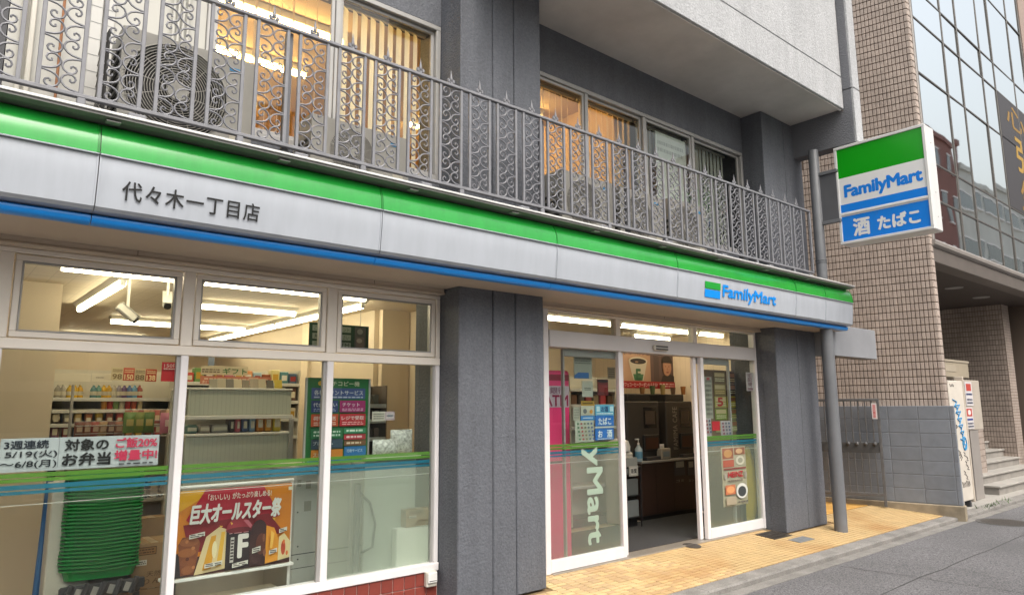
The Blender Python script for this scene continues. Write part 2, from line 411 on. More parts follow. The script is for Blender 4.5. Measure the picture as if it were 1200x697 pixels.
def streaks(m, sx, sz, lo, hi):
    """rain marks: noise stretched down the wall, by place"""
    n = m.node_tree; b = n.nodes['Principled BSDF']; L = b.inputs['Base Color'].links; src = L[0].from_socket if L else None
    ge = n.nodes.new('ShaderNodeNewGeometry'); mp = n.nodes.new('ShaderNodeMapping'); mp.inputs['Scale'].default_value = (sx, sx, sz)
    nz = n.nodes.new('ShaderNodeTexNoise'); nz.inputs['Scale'].default_value = 1.0; nz.inputs['Detail'].default_value = 6; nz.inputs['Roughness'].default_value = 0.65
    n.links.new(ge.outputs['Position'], mp.inputs[0]); n.links.new(mp.outputs[0], nz.inputs['Vector'])
    mr = n.nodes.new('ShaderNodeMapRange'); mr.inputs['From Min'].default_value = 0.35; mr.inputs['From Max'].default_value = 0.62; mr.inputs['To Min'].default_value = lo; mr.inputs['To Max'].default_value = hi
    n.links.new(nz.outputs['Fac'], mr.inputs['Value']); hv = n.nodes.new('ShaderNodeHueSaturation'); n.links.new(mr.outputs[0], hv.inputs['Value'])
    if src: n.links.new(src, hv.inputs['Color'])
    else: hv.inputs['Color'].default_value = b.inputs['Base Color'].default_value
    n.links.new(hv.outputs[0], b.inputs['Base Color'])
streaks(M_DARK, 7, 0.7, 0.88, 1.05); streaks(M_LITE, 6, 0.8, 0.90, 1.04); streaks(M_FW, 9, 1.6, 0.93, 1.02); streaks(M_FG, 9, 1.6, 0.90, 1.03); streaks(M_SOFF, 1.6, 1.6, 0.90, 1.05); streaks(M_GUT_, 10, 2, 0.8, 1.1) if False else None
patches(M_ASPH, (0.105, 0.103, 0.105), 0.55, 0.52, 0.75)
rd_ = bpy.data.objects['road']
def seam(pts, w, nm='seam'):
    V = []; F = []
    for i, (x_, y_) in enumerate(pts): V += [(x_-w, y_-w, -0.1325), (x_+w, y_+w, -0.1325)]
    F = [(2*i, 2*i+1, 2*i+3, 2*i+2) for i in range(len(pts)-1)]
    part(nm, (V, F), pm('tar_seam', (0.055, 0.053, 0.052), 0.8, var=0.2), rd_, fix=False)
rq = random.Random(9)
seam([(4.5+0.5*i, -2.02+rq.uniform(-0.015, 0.015)) for i in range(44)], 0.006)
seam([(7.4+rq.uniform(-0.02, 0.02)+0.02*i, -1.30-0.2*i) for i in range(12)], 0.004, 'crack')
seam([(12.2+0.25*i, -1.62+0.02*i+rq.uniform(-0.03, 0.03)) for i in range(18)], 0.005, 'crack')
# kerb stones, each its own, then the gutter apron
kerb = struct('kerb', box(2.0, 60, KY-0.168, KY-0.006, -0.3, -0.10), M_CONC)
kz = pav_z(KY)
x = 2.4
while x < 22:
    L_ = 0.6
    prof = [(KY-0.165, -0.145), (KY-0.165, kz-0.03), (KY-0.150, kz-0.008), (KY-0.004, kz-0.002), (KY-0.004, -0.145)]
    part('kerb_stone', prism(prof, x+0.003, x+L_-0.003, 'x'), M_CONC, kerb); x += L_
x = 2.0
while x < 22:
    part('gutter_stone', ([(x+0.004, -1.245, -0.2), (x+0.896, -1.245, -0.2), (x+0.896, KY-0.172, -0.2), (x+0.004, KY-0.172, -0.2), (x+0.004, -1.245, -0.131), (x+0.896, -1.245, -0.131), (x+0.896, KY-0.172, -0.138), (x+0.004, KY-0.172, -0.138)],
        [(0, 3, 2, 1), (4, 5, 6, 7), (0, 1, 5, 4), (1, 2, 6, 5), (2, 3, 7, 6), (3, 0, 4, 7)]), M_CONC, kerb); x += 0.9
struct('neighbour_forecourt', [box(11.80, 60, -0.925, 6, -0.3, -0.085)], M_PAVE)
# drain covers
M_RUST = pm('cast_iron', (0.045, 0.038, 0.032), 0.6, var=0.3, vscale=20, bump=0.4, bscale=90)
p = atz(811, 642, -0.03)
t = thing('drain_cover', 'small round brown iron cap in the tiles before the open door', 'drain cover', (p.x, p.y, pav_z(p.y)))
part('lid', xf(lathe([(0.002, 0.0), (0.085, 0.0), (0.085, 0.006), (0.075, 0.009), (0.002, 0.009)], 20), T((p.x, p.y, pav_z(p.y)+0.001)) @ tilt), M_RUST, t, True)
part('ring', xf(lathe([(0.086, 0.0), (0.1, 0.0), (0.1, 0.006), (0.086, 0.006)], 20), T((p.x, p.y, pav_z(p.y)+0.001)) @ tilt), M_RUST, t)
t = thing('drain_grate', 'dark slotted drain grate in the tiles by the right grey column', 'drain cover', (7.93, -0.27, pav_z(-0.27)))
def onpave(g): return xf(g, T((7.93, -0.27, pav_z(-0.27))) @ tilt)
part('frame', [onpave(box(-0.19, 0.19, -0.13, -0.115, -0.012, 0.004)), onpave(box(-0.19, 0.19, 0.115, 0.13, -0.012, 0.004)), onpave(box(-0.19, -0.175, -0.114, 0.114, -0.012, 0.004)), onpave(box(0.175, 0.19, -0.114, 0.114, -0.012, 0.004))], M_RUST, t)
for i in range(11): part('bar', onpave(box(-0.168+i*0.0325, -0.152+i*0.0325, -0.113, 0.113, -0.010, 0.003)), M_RUST, t)
for i in range(2): part('cross_bar', onpave(box(-0.173, 0.173, -0.045+0.08*i, -0.035+0.08*i, -0.0115, 0.0035)), M_RUST, t)
t = thing('meter_cover', 'small grey rectangular meter lid beside the drain grate', 'drain cover', (8.02, -0.56, pav_z(-0.56)))
part('lid', xf(cbox(-0.17, 0.17, -0.075, 0.075, 0.0, 0.006, 0.003), T((8.02, -0.56, pav_z(-0.56))) @ tilt), pm('grey_lid', (0.16, 0.17, 0.175), 0.5, var=0.2, vscale=20), t)
q = atz(1178, 612, -0.135)
t = thing('manhole_cover', 'dark round manhole cover flush in the asphalt near the neighbour entrance', 'manhole', (q.x, q.y, -0.135))
part('lid', lathe([(0.002, -0.132), (0.29, -0.132), (0.29, -0.128), (0.002, -0.128)], 28, (q.x, q.y, 0)), M_RUST, t)
part('ring', lathe([(0.30, -0.132), (0.35, -0.132), (0.35, -0.129), (0.30, -0.129)], 28, (q.x, q.y, 0)), pm('manhole_ring', (0.09, 0.085, 0.08), 0.8, var=0.2), t)

# ================================================================== SHOP BUILDING SHELL
shop = thing('shop_building', 'dark grey stucco building with ground floor shop and office storey above', 'building', (3.75, -0.3, 0))
def column(xa, xb, grooves, z0, z1, top=9.2, name='column'):
    xs = [xa]+grooves+[xb]; g = []
    for i in range(len(xs)-1):
        a = xs[i]+(0.005 if i else 0); b = xs[i+1]-(0.005 if i < len(xs)-2 else 0)
        g.append(cbox(a, b, -0.30, -0.10, z0, z1, 0.008))
    g.append(box(xa+0.004, xb-0.004, -0.285, 0.35, z0, z1-0.002))
    return part(name, g, M_DARK, shop)
column(3.295, 4.222, [3.645, 3.892], -0.02, 9.0)
column(8.18, 9.20, [8.722], -0.03, 5.335)
M_TRIMW = M_DARK
# wall over the shop windows, balcony slab, upper wall
part('spandrel', [box(-3.5, 3.294, 0.035, 0.30, 2.44, 3.42), box(4.223, 8.179, 0.035, 0.30, 2.44, 3.42)], M_DARK, shop)
part('balcony_slab', [box(-3.5, 9.22, -0.60, -0.302, 2.79, 3.045), box(-3.5, 3.29, -0.301, 0.03, 2.80, 3.045), box(4.226, 8.176, -0.301, 0.03, 2.80, 3.045)], M_DARK, shop)
part('lintel', [box(-3.5, 3.293, 0.0, 0.30, 4.86, 9.0)], M_DARK, shop)
part('lintel', [box(4.224, 8.178, 0.0, 0.30, 4.835, 5.60)], M_DARK, shop)
part('parapet', [box(0.26, 3.293, 0.04, 0.26, 3.42, 3.425)], M_DARK, shop)
# overhanging storey
part('overhang_soffit', [box(4.226, 8.975, -0.985, 0.28, 5.340, 5.46), box(3.4, 4.2255, -0.985, -0.305, 5.340, 5.46)], M_SOFF, shop)
ov = part('overhang_front', [cbox(3.4, 8.975, -1.03, -0.986, 5.335, 5.775, 0.006), cbox(3.4, 8.975, -1.03, -0.986, 5.785, 9.0, 0.006), box(3.4, 8.97, -1.02, -0.99, 5.7, 5.8)], M_LITE, shop)
part('drip_edge', box(3.4, 8.97, -1.0, -0.975, 5.322, 5.341), M_SOFF, shop)
part('overhang_body', box(3.4, 8.97, -0.985, 0.3, 5.461, 9.0), M_LITE, shop)
M_MID = pm('mid_grey_stucco', (0.36, 0.37, 0.39), 0.8, var=0.07, vscale=1.5, bump=0.6, bscale=110)
for nm__, z0__, z1__ in (('wing_wall', 5.60, 9.0), ('wing_beam', 4.86, 5.592)):
    ww_ = part(nm__, [cbox(8.985, 9.18, -1.13, 0.3, z0__, z1__, 0.006)], pm('wing_grey', (0.15, 0.154, 0.168), 0.75, var=0.07, vscale=2, bump=1.0, bscale=55), shop); part('front_render', cbox(8.987, 9.178, -1.165, -1.1305, z0__+0.001, z1__-0.001, 0.006), M_LITE, ww_)
part('side_wall', [box(9.205, 9.40, 0.0, 8, 2.6, 9.0)], M_DARK, shop)
part('side_beam', [cbox(9.21, 10.60, -0.52, -0.28, 2.14, 2.56, 0.006)], pm('beam_grey', (0.24, 0.245, 0.26), 0.75, var=0.06, bump=0.4, bscale=110), shop)
# shutter boxes over the openings
for xa, xb, seams in ((-2.5, 3.278, (-0.6, 0.97, 2.62)), (4.228, 8.168, (6.2,))):
    sb = part('shutter_box', [cbox(xa, xb, -0.115, 0.03, 2.43, 2.84, 0.005)], M_BEIGE, shop)
    for sx in seams: part('seam', box(sx, sx+0.004, -0.117, -0.114, 2.436, 2.83), pm('seam_dark', (0.16, 0.13, 0.10), 0.7), sb)
    part('lower_lip', cbox(xa, xb, -0.125, -0.02, 2.415, 2.4295, 0.003), M_BEIGE, sb)
# tile plinth under the left window
M_RTILE = pm('red_glazed_tile', (0.225, 0.047, 0.034), 0.35, var=0.10, vscale=9, rnd=0.13)
M_RGROUT = pm('tile_grout', (0.52, 0.40, 0.37), 0.85, var=0.05)
pl_ = part('tile_plinth', box(-2.5, 3.29, -0.030, 0.2, -0.2, 0.225), M_RGROUT, shop)
rt = 0.1; rme = sm('tile', cbox(-0.047, 0.047, -0.008, 0.006, -0.047, 0.047, 0.003), M_RTILE)
for i in range(34):
    xc = 3.235-i*rt
    for zc in (0.172, 0.072, -0.028):
        inst('tile', rme, T((xc, -0.031, zc)), pl_)
for zc in (0.172, 0.072, -0.028): pass

# ------------------------------------------------------------------ shop rooms
struct('shop_floor', box(-4, 9.2, 0.03, 9.0, -0.2, 0.0), pm('shop_floor_tile', (0.46, 0.34, 0.22), 0.35, var=0.08, vscale=2.0))
M_CEIL = pm('shop_ceiling_board', (0.62, 0.53, 0.40), 0.7, var=0.03)
def grooved(m, sx, sy=0, dark=0.72, w=0.03):
    """thin joint lines of a panelled lining, per world position"""
    n = m.node_tree; b = n.nodes['Principled BSDF']; L = b.inputs['Base Color'].links; src = L[0].from_socket if L else None
    ge = n.nodes.new('ShaderNodeNewGeometry'); sp = n.nodes.new('ShaderNodeSeparateXYZ'); n.links.new(ge.outputs['Position'], sp.inputs[0])
    last = None
    for ax, s_ in ((0, sx), (1, sy)):
        if not s_: continue
        mu = n.nodes.new('ShaderNodeMath'); mu.operation = 'MULTIPLY'; mu.inputs[1].default_value = s_; n.links.new(sp.outputs[ax], mu.inputs[0])
        fr = n.nodes.new('ShaderNodeMath'); fr.operation = 'FRACT'; n.links.new(mu.outputs[0], fr.inputs[0])
        gt = n.nodes.new('ShaderNodeMath'); gt.operation = 'LESS_THAN'; gt.inputs[1].default_value = w; n.links.new(fr.outputs[0], gt.inputs[0])
        if last is None: last = gt.outputs[0]
        else:
            mx_ = n.nodes.new('ShaderNodeMath'); mx_.operation = 'MAXIMUM'; n.links.new(last, mx_.inputs[0]); n.links.new(gt.outputs[0], mx_.inputs[1]); last = mx_.outputs[0]
    mr = n.nodes.new('ShaderNodeMapRange'); mr.inputs['To Min'].default_value = 1; mr.inputs['To Max'].default_value = dark; n.links.new(last, mr.inputs['Value'])
    hv = n.nodes.new('ShaderNodeHueSaturation'); n.links.new(mr.outputs[0], hv.inputs['Value'])
    if src: n.links.new(src, hv.inputs['Color'])
    else: hv.inputs['Color'].default_value = b.inputs['Base Color'].default_value
    n.links.new(hv.outputs[0], b.inputs['Base Color'])
grooved(M_CEIL, 6.6, 2.2, 0.74, 0.035); grooved(M_WALLI, 10.0, 10.0, 0.80, 0.05)
struct('shop_ceiling', [box(-4, 9.2, 0.305, 9.0, 2.56, 2.75)], M_CEIL)
struct('shop_wall_back', box(-4, 3.7, 7.4, 7.6, 0.0, 2.56), M_WALLI)
struct('shop_wall_side', box(3.80, 3.95, 1.99, 7.4, 0.0, 2.56), M_WALLI)
struct('shop_wall_inner', box(4.21, 4.29, 0.36, 3.59, 0.0, 2.56), M_WALLI)
struct('shop_wall_left', box(-4.2, -4, 0.3, 7.4, 0.0, 2.56), M_WALLI)
struct('shop_wall_rear', box(3.76, 9.2, 3.6, 3.8, 0.0, 2.56), M_WALLI)
struct('shop_wall_right', box(9.06, 9.2, 0.05, 3.6, 0.0, 2.56), M_WALLI)
struct('window_partition', box(-3.9, at(65, 430, 2.2).x, 2.20, 2.30, 0.0, 2.56), M_WALLI)
struct('window_return', box(at(447, 450, 1.9).x, 4.2, 1.90, 1.98, 0.0, 2.56), M_WALLI)

# ------------------------------------------------------------------ fluorescent lamps in the shop
def lamp(a, b, label, group='ceiling strip lights of the shop', z=2.50, tubem=M_TUBE, w=0.045):
    a = Vector((*a, z)); b = Vector((*b, z)); d = (b-a); L = d.length; d.normalize(); s = Vector((-d.y, d.x, 0))
    t = thing('strip_light', label, 'ceiling lamp', (a+b)/2, group)
    m = Matrix((( d.x, s.x, 0, a.x), (d.y, s.y, 0, a.y), (0, 0, 1, z), (0, 0, 0, 1)))
    part('housing', [xf(prism([(-w*1.5, 0.058), (w*1.5, 0.058), (w*0.75, 0.02), (-w*0.75, 0.02)], 0, L, 'x'), m)], M_IVORY, t)
    part('tube', xf(tube([(0.015, 0, -0.004), (L-0.015, 0, -0.004)], 0.027, 10), m), tubem, t, True)
    for e in (0.0, L-0.012): part('end_cap', xf(cbox(e, e+0.012, -0.02, 0.02, -0.024, 0.019, 0.003), m), M_WHITE, t)
lamp((0.70, 0.97), (1.58, 0.97), 'strip light along the glass in the upper left window')
lamp((1.68, 0.97), (2.70, 0.97), 'strip light along the glass in the upper middle window')
lamp((2.74, 0.97), (3.14, 0.97), 'short strip light end in the upper right window pane')
lamp((1.20, 1.42), (1.20, 3.4), 'strip light running into the shop beside the cameras')
lamp((2.08, 2.40), (3.07, 2.40), 'second strip light row seen in the middle window')
lamp((1.64, 4.3), (2.42, 4.3), 'strip light behind the white security camera')
lamp((2.61, 4.3), (3.2, 4.3), 'small distant strip light in the middle window')
lamp((1.46, 6.56), (2.52, 6.56), 'farthest strip light at the back of the shop')
lamp((3.34, 1.40), (3.34, 3.6), 'strip light against the side wall, nearer half')
lamp((3.34, 3.64), (3.34, 6.2), 'strip light against the side wall, deeper half')
lamp((5.30, 0.95), (6.62, 0.95), 'strip light over the left fixed door pane')
lamp((6.70, 0.95), (8.30, 0.95), 'strip light over the open doorway')
lamp((8.36, 0.95), (8.95, 0.95), 'strip light stub over the right door pane')
lamp((7.9, 1.75), (8.75, 1.75), 'short strip light over the coffee machines')
lamp((6.2, 2.9), (7.4, 2.9), 'strip light at the rear of the entrance hall')

# ================================================================== LEFT SHOP WINDOW
win = thing('shop_window', 'ivory framed shop window of three tall panes with transom lights', 'window', (1.8, 0, 0.225))
FY0, FY1 = -0.035, 0.045
def frame_rect(xa, xb, za, zb, w, y0, y1, mat, parent, name='frame', b=0.004):
    """four mitre-free members butted end to end"""
    return part(name, [cbox(xa, xb, y0, y1, zb-w, zb, b), cbox(xa, xb, y0, y1, za, za+w, b), cbox(xa, xa+w, y0, y1, za+w, zb-w, b), cbox(xb-w, xb, y0, y1, za+w, zb-w, b)], mat, parent)
ms = [(0.29, 0.36), (1.275, 1.345), (2.285, 2.36), (3.255, 3.293)]
part('sill', cbox(-2.4, 3.293, -0.050, 0.06, 0.225, 0.285, 0.005), M_ALUW, win)
part('head', cbox(-2.4, 3.293, FY0, FY1, 2.385, 2.414, 0.004), M_ALU, win)
part('transom', cbox(-2.4, 3.293, FY0-0.004, FY1, 1.835, 1.895, 0.004), M_ALU, win)
for a, b in ms:
    part('mullion', cbox(a, b, FY0, FY1, 1.896, 2.384, 0.004), M_ALU, win)
    a2, b2 = (a+0.012, b-0.012) if b < 3.2 else (a, b)
    part('mullion', cbox(a2, b2, FY0, FY1, 0.286, 1.834, 0.004), M_ALUW, win)
spans = [(-0.75, 0.29), (0.36, 1.275), (1.345, 2.285), (2.36, 3.255)]
for k, (a, b) in enumerate(spans):
    sash = frame_rect(a+0.008, b-0.008, 1.902, 2.378, 0.034, -0.028, 0.03, M_ALU, win, 'sash')
    frame_rect(a+0.043, b-0.043, 1.937, 2.343, 0.010, -0.020, 0.022, M_ALUG, sash, 'glazing_bead', 0.002)
    part('pane', box(a+0.042, b-0.042, -0.002, 0.004, 1.936, 2.344), M_GLASS, win)
    a2, b2 = (a-0.012, b+0.012)
    if k == 3: b2 = b
    part('pane', box(a2, b2, -0.002, 0.004, 0.284, 1.836), M_GLASS, win)
    part('glazing_bead', [box(b2-0.022, b2, -0.016, 0.016, 0.287, 1.833)], M_ALUG, win)
# coloured safety stripes and frosted film stuck to the glass
M_SG = film('stripe_green', (0.20, 0.44, 0.08), 0.70); M_SB = film('stripe_blue', (0.04, 0.29, 0.44), 0.70)
def stripes(xa, xb, parent, yy=0.007):
    for z0, z1, m, nm in ((1.118, 1.142, M_SG, 'green_stripe'), (1.092, 1.112, M_SG, 'green_stripe'), (1.052, 1.078, M_SB, 'blue_stripe'), (1.026, 1.044, M_SB, 'blue_stripe')):
        part(nm, box(xa, xb, yy, yy+0.001, z0, z1), m, parent)
    part('white_stripe', box(xa, xb, yy, yy+0.001, 0.966, 0.9705), film('stripe_white', (0.8, 0.8, 0.78), 0.55), parent)
for k, (a, b) in enumerate(spans[1:]): stripes(a-0.010, b+(0.010 if k < 2 else -0.024), win)
part('frosted_film', box(2.350, 3.23, 0.010, 0.011, 0.288, 1.024), film('frosted_film_dense', (0.60, 0.63, 0.54), 0.34), win)

# ================================================================== DOORWAY
door = thing('sliding_door', 'white framed automatic sliding door standing open between two glazed panels', 'door', (6.2, 0, 0))
DX = dict(l0=4.50, m1=5.535, m1b=5.655, m2=6.905, m2b=7.025, r1=8.165)
part('side_post', cbox(4.47, 4.535, -0.03, 0.05, 0.0, 2.42, 0.004), M_ALUW, door)
part('side_post', cbox(8.178-0.045, 8.179, -0.03, 0.05, 0.0, 2.42, 0.004), M_ALUW, door)
part('header', cbox(4.536, 8.132, -0.045, 0.10, 2.055, 2.215, 0.006), pm('header_aluminium', (0.60, 0.57, 0.56), 0.35, var=0.04, coat=0.1), door)
part('head', cbox(4.536, 8.132, -0.03, 0.05, 2.395, 2.414, 0.003), M_ALU, door)
for a in (5.50, 6.845): part('transom_post', cbox(a, a+0.07, -0.03, 0.05, 2.216, 2.394, 0.004), M_ALU, door)
for a, b in ((4.536, 5.499), (5.571, 6.844), (6.916, 8.132)): part('transom_pane', box(a, b, 0.0, 0.006, 2.216, 2.394), M_GLASS, door)
se = part('sensor', cbox(6.06, 6.30, -0.085, -0.046, 2.088, 2.148, 0.012), M_IVORY, door)
for i in range(2): part('sensor_window', cbox(6.075, 6.285, -0.089, -0.0855, 2.096+i*0.028, 2.112+i*0.028, 0.002), M_DGREY, se)
part('threshold', cbox(4.54, 8.13, -0.055, 0.12, -0.015, 0.006, 0.003), pm('steel_track', (0.42, 0.38, 0.33), 0.35, metal=0.6, var=0.1), door)
def leaf(xa, xb, y0, lock, nm, bottom=0.085, film_on=True):
    part('stile', cbox(xa, xa+0.05, y0, y0+0.04, 0.008, 2.054, 0.003), M_ALUW, door); part('stile', cbox(xb-0.05, xb, y0, y0+0.04, 0.008, 2.054, 0.003), M_ALUW, door)
    part('bottom_rail', cbox(xa+0.05, xb-0.05, y0, y0+0.04, 0.008, 0.008+bottom, 0.003), M_ALUW, door)
    part('pane', box(xa+0.049, xb-0.049, y0+0.016, y0+0.022, 0.007+bottom, 2.054), M_GLASS, door)
part('stile', cbox(5.53, 5.575, -0.025, 0.025, 0.008, 2.054, 0.003), M_ALUW, door)
part('stile', cbox(5.595, 5.66, 0.028, 0.068, 0.008, 2.054, 0.003), M_ALUW, door)
part('bottom_rail', cbox(4.536, 5.529, -0.027, 0.025, 0.008, 0.115, 0.003), M_ALUW, door)
part('pane', box(4.535, 5.531, -0.002, 0.004, 0.114, 2.056), M_GLASS, door)
part('stile', cbox(6.89, 6.95, 0.028, 0.068, 0.008, 2.054, 0.003), M_ALUW, door)
part('stile', cbox(6.965, 7.025, -0.025, 0.025, 0.008, 2.054, 0.003), M_ALUW, door)
part('bottom_rail', cbox(7.026, 8.132, -0.027, 0.025, 0.008, 0.115, 0.003), M_ALUW, door)
part('pane', box(7.024, 8.133, -0.002, 0.004, 0.114, 2.056), M_GLASS, door)
part('top_rail', cbox(4.80, 5.594, 0.030, 0.066, 1.98, 2.050, 0.003), M_ALUG, door)
part('top_rail', cbox(6.951, 7.62, 0.030, 0.066, 1.98, 2.050, 0.003), M_ALUG, door)
part('stile', cbox(4.78, 4.80, 0.030, 0.066, 0.008, 2.050, 0.003), M_ALUG, door); part('stile', cbox(7.621, 7.645, 0.030, 0.066, 0.008, 2.050, 0.003), M_ALUG, door)
stripes(4.54, 5.528, door); stripes(7.03, 8.13, door)
part('frosted_film', box(4.54, 5.528, 0.010, 0.011, 0.118, 1.024), M_FILM, door); part('frosted_film', box(7.03, 8.13, 0.010, 0.011, 0.118, 1.024), M_FILM, door)
# vertical lettering on the film, reading downwards
plm = Plane((5.265, 0.0045, 1.03), (0, 0, -0.84), (-0.235, 0, 0))
plm.O = Vector((5.03, 0.0062, 1.10)); plm.U = Vector((0, 0, -0.92)); plm.V = Vector((0.235, 0, 0)); plm.N = Vector((0, -1, 0))
lettering(plm, 'yMart', 0.0, -0.06, 1.0, 1.20, film('film_lettering', (0.80, 0.88, 0.80), 0.62), door, 0.0, 0.03)

# ================================================================== FASCIA SIGN
fas = thing('fascia_sign', 'curved shop fascia sign in green, white and blue panels', 'sign', (4.2, -0.7, 2.47))
PB = [(-0.655, 2.460), (-0.678, 2.461), (-0.692, 2.470), (-0.699, 2.486), (-0.697, 2.502), (-0.684, 2.512), (-0.664, 2.514)]
PW_ = [(-0.664, 2.5145), (-0.742, 2.522), (-0.760, 2.540), (-0.766, 2.60), (-0.772, 2.66), (-0.777, 2.71), (-0.779, 2.76), (-0.778, 2.812)]
PG = [(-0.783, 2.8135), (-0.790, 2.820), (-0.789, 2.86), (-0.782, 2.905), (-0.768, 2.945), (-0.748, 2.978), (-0.725, 2.9965)]
def wprof(z):
    for (y0, z0), (y1, z1) in zip(PW_, PW_[1:]):
        if z0 <= z <= z1: return y0+(y1-y0)*(z-z0)/(z1-z0)
    return PW_[-1][0] if z > PW_[-1][1] else PW_[0][0]
def strip(prof, xa, xb, th=0.02):
    inner = [(y+th, z) for y, z in reversed(prof)]
    return prism(prof+inner, xa, xb, 'x')
jx = [-2.66, -1.02, 0.62, 2.30, 3.94, 5.57, 7.86, 8.60, 9.34]
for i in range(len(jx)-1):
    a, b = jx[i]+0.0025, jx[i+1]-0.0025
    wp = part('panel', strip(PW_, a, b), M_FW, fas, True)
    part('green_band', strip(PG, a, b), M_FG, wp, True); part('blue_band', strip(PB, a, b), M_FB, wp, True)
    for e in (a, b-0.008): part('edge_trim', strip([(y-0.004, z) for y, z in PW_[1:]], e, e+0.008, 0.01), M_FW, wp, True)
    part('green_trim', [strip([(y-0.004, z) for y, z in PG], b-0.01, b, 0.01)], pm('fascia_green_dark', (0.006, 0.20, 0.02), 0.3), wp, True)
    part('ridge', tube([(a, -0.790, 2.8145), (b, -0.790, 2.8145)], 0.0045, 6), M_FW, wp, True)
inn = [(y+0.022, z) for y, z in PB+PW_+PG]
part('inner_box', prism([(-0.50, 2.50)]+inn+[(-0.50, 3.0)], jx[0], jx[-1]-0.01, 'x'), M_ALUG, fas)
part('end_cap', prism([(-0.36, 2.468)]+PB+PW_+PG+[(-0.36, 2.995)], jx[-1]-0.005, jx[-1]+0.006, 'x'), M_FW, fas)
part('soffit', box(jx[0], jx[-1], -0.656, -0.303, 2.464, 2.476), M_BEIGE, fas)
part('soffit', [box(jx[0], 3.29, -0.3025, -0.118, 2.464, 2.476), box(4.226, 8.176, -0.3025, -0.118, 2.464, 2.476)], M_BEIGE, fas)
M_GUT = pm('gutter_grey', (0.17, 0.165, 0.155), 0.5, var=0.1, vscale=3)
gu = part('gutter', prism([(-0.84, 3.008), (-0.80, 3.000), (-0.69, 2.998), (-0.60, 3.003), (-0.60, 3.032), (-0.82, 3.032), (-0.84, 3.030)], jx[0], 9.30, 'x'), M_GUT, fas)
part('gutter_lip', cbox(jx[0], 9.30, -0.850, -0.8405, 3.022, 3.038, 0.003), pm('gutter_lip', (0.66, 0.65, 0.63), 0.35, metal=0.2, var=0.06), gu)
xx = -0.3
while xx < 9.0:
    part('bracket', cbox(xx, xx+0.07, -0.825, -0.775, 2.990, 2.9975, 0.003), M_ALUG, gu)
    part('clip', cbox(xx+0.1, xx+0.19, -0.815, -0.65, 3.033, 3.070, 0.006), M_IRON, gu); xx += 0.93
def on_fascia(p, e=0.0): return (p[0], wprof(p[2])-0.007-e, p[2])
a = at(142, 228, -0.765); b = at(303, 254, -0.765)
def fine_tri(geo):  # keep long glyph faces on the curved panel
    return geo
plf = facade_plane((a.x, b.x, 2.592, 2.698), -0.79)
lettering(plf, '代々木一丁目店', 0, 0, 1, 1, P('#141414'), fas, 0, 0.012, 1.12, dfun=on_fascia)
lg = at(825, 331, -0.77); lb = at(842, 350, -0.75)
def fq(x0, x1, z0, z1, mat, nm):
    zs = [z0+(z1-z0)*i/6 for i in range(7)]
    v = [(x, wprof(z)-0.006, z) for z in zs for x in (x0, x1)]
    part(nm, (v, [(2*i, 2*i+1, 2*i+3, 2*i+2) for i in range(6)]), mat, fas, True, fix=False)
zz0, zz1 = 2.585, 2.745
fq(lg.x, lb.x, 2.675, zz1, M_FG, 'logo_green'); fq(lg.x, lb.x, zz0, 2.665, M_FB, 'logo_blue')
a = at(846, 340, -0.77); b = at(908, 356, -0.76)
plf = facade_plane((a.x, b.x, 2.575, 2.742), -0.79)
lettering(plf, 'FamilyMart', 0, 0, 1, 1, M_FB, fas, 0, 0.035, 0.97, dfun=on_fascia)

# ================================================================== BALCONY RAILING
RY = -0.62
rail = thing('balcony_railing', 'grey wrought iron balcony railing with scroll panels and spear finials', 'railing', (4.2, RY, 3.05))
PX0, PER, HW = 1.56-0.282*6, 0.282, 0.0985
ZB, ZT = 3.168, 3.975
part('top_rail', cbox(-0.6, 8.66, RY-0.018, RY+0.018, ZT-0.012, ZT+0.012, 0.004), M_IRON, rail)
part('bottom_rail', cbox(-0.6, 8.66, RY-0.016, RY+0.016, ZB-0.014, ZB+0.010, 0.004), M_IRON, rail)
bar_me = sm('bar', cbox(-0.0105, 0.0105, -0.0105, 0.0105, ZB+0.010, ZT-0.012, 0.002), M_IRON)
def scroll_path(s=1):
    pts = [(0.0, 0.004), (0.020, 0.0065), (0.045, 0.011), (0.068, 0.022), (0.083, 0.040), (0.087, 0.060), (0.078, 0.080), (0.060, 0.092), (0.040, 0.093), (0.025, 0.083), (0.020, 0.068), (0.026, 0.055), (0.038, 0.050), (0.047, 0.056), (0.046, 0.065)]
    return [(x, 0, z*s) for x, z in pts]
M_IRONT = pm('grey_iron_scroll', (0.17, 0.17, 0.185), 0.45, var=0.15, vscale=20)
scr = [tube(scroll_path(1), 0.0060, 5), tube(scroll_path(-1), 0.0060, 5)]
scr_me = sm('scroll', scr, M_IRONT, True)
half_u = sm('scroll', scr[0], M_IRONT, True); half_d = sm('scroll', scr[1], M_IRONT, True)
fin = [lathe([(0.002, 0), (0.013, 0.002), (0.013, 0.010), (0.006, 0.014), (0.006, 0.022), (0.012, 0.030), (0.014, 0.038), (0.009, 0.060), (0.001, 0.118)], 8),
       tube([(0.004, 0, 0.016), (0.020, 0, 0.012), (0.031, 0, 0.020), (0.031, 0, 0.033), (0.022, 0, 0.039), (0.016, 0, 0.032)], 0.0052, 5),
       tube([(-0.004, 0, 0.016), (-0.020, 0, 0.012), (-0.031, 0, 0.020), (-0.031, 0, 0.033), (-0.022, 0, 0.039), (-0.016, 0, 0.032)], 0.0052, 5),
       lathe([(0.001, 0.004), (0.011, 0.010), (0.013, 0.020), (0.011, 0.030), (0.001, 0.036)], 6, (0.021, 0, 0)), lathe([(0.001, 0.004), (0.011, 0.010), (0.013, 0.020), (0.011, 0.030), (0.001, 0.036)], 6, (-0.021, 0, 0))]
fin_me = sm('finial', fin, M_IRON, True)
mir = Matrix.Scale(-1, 4, (1, 0, 0))
k = 0
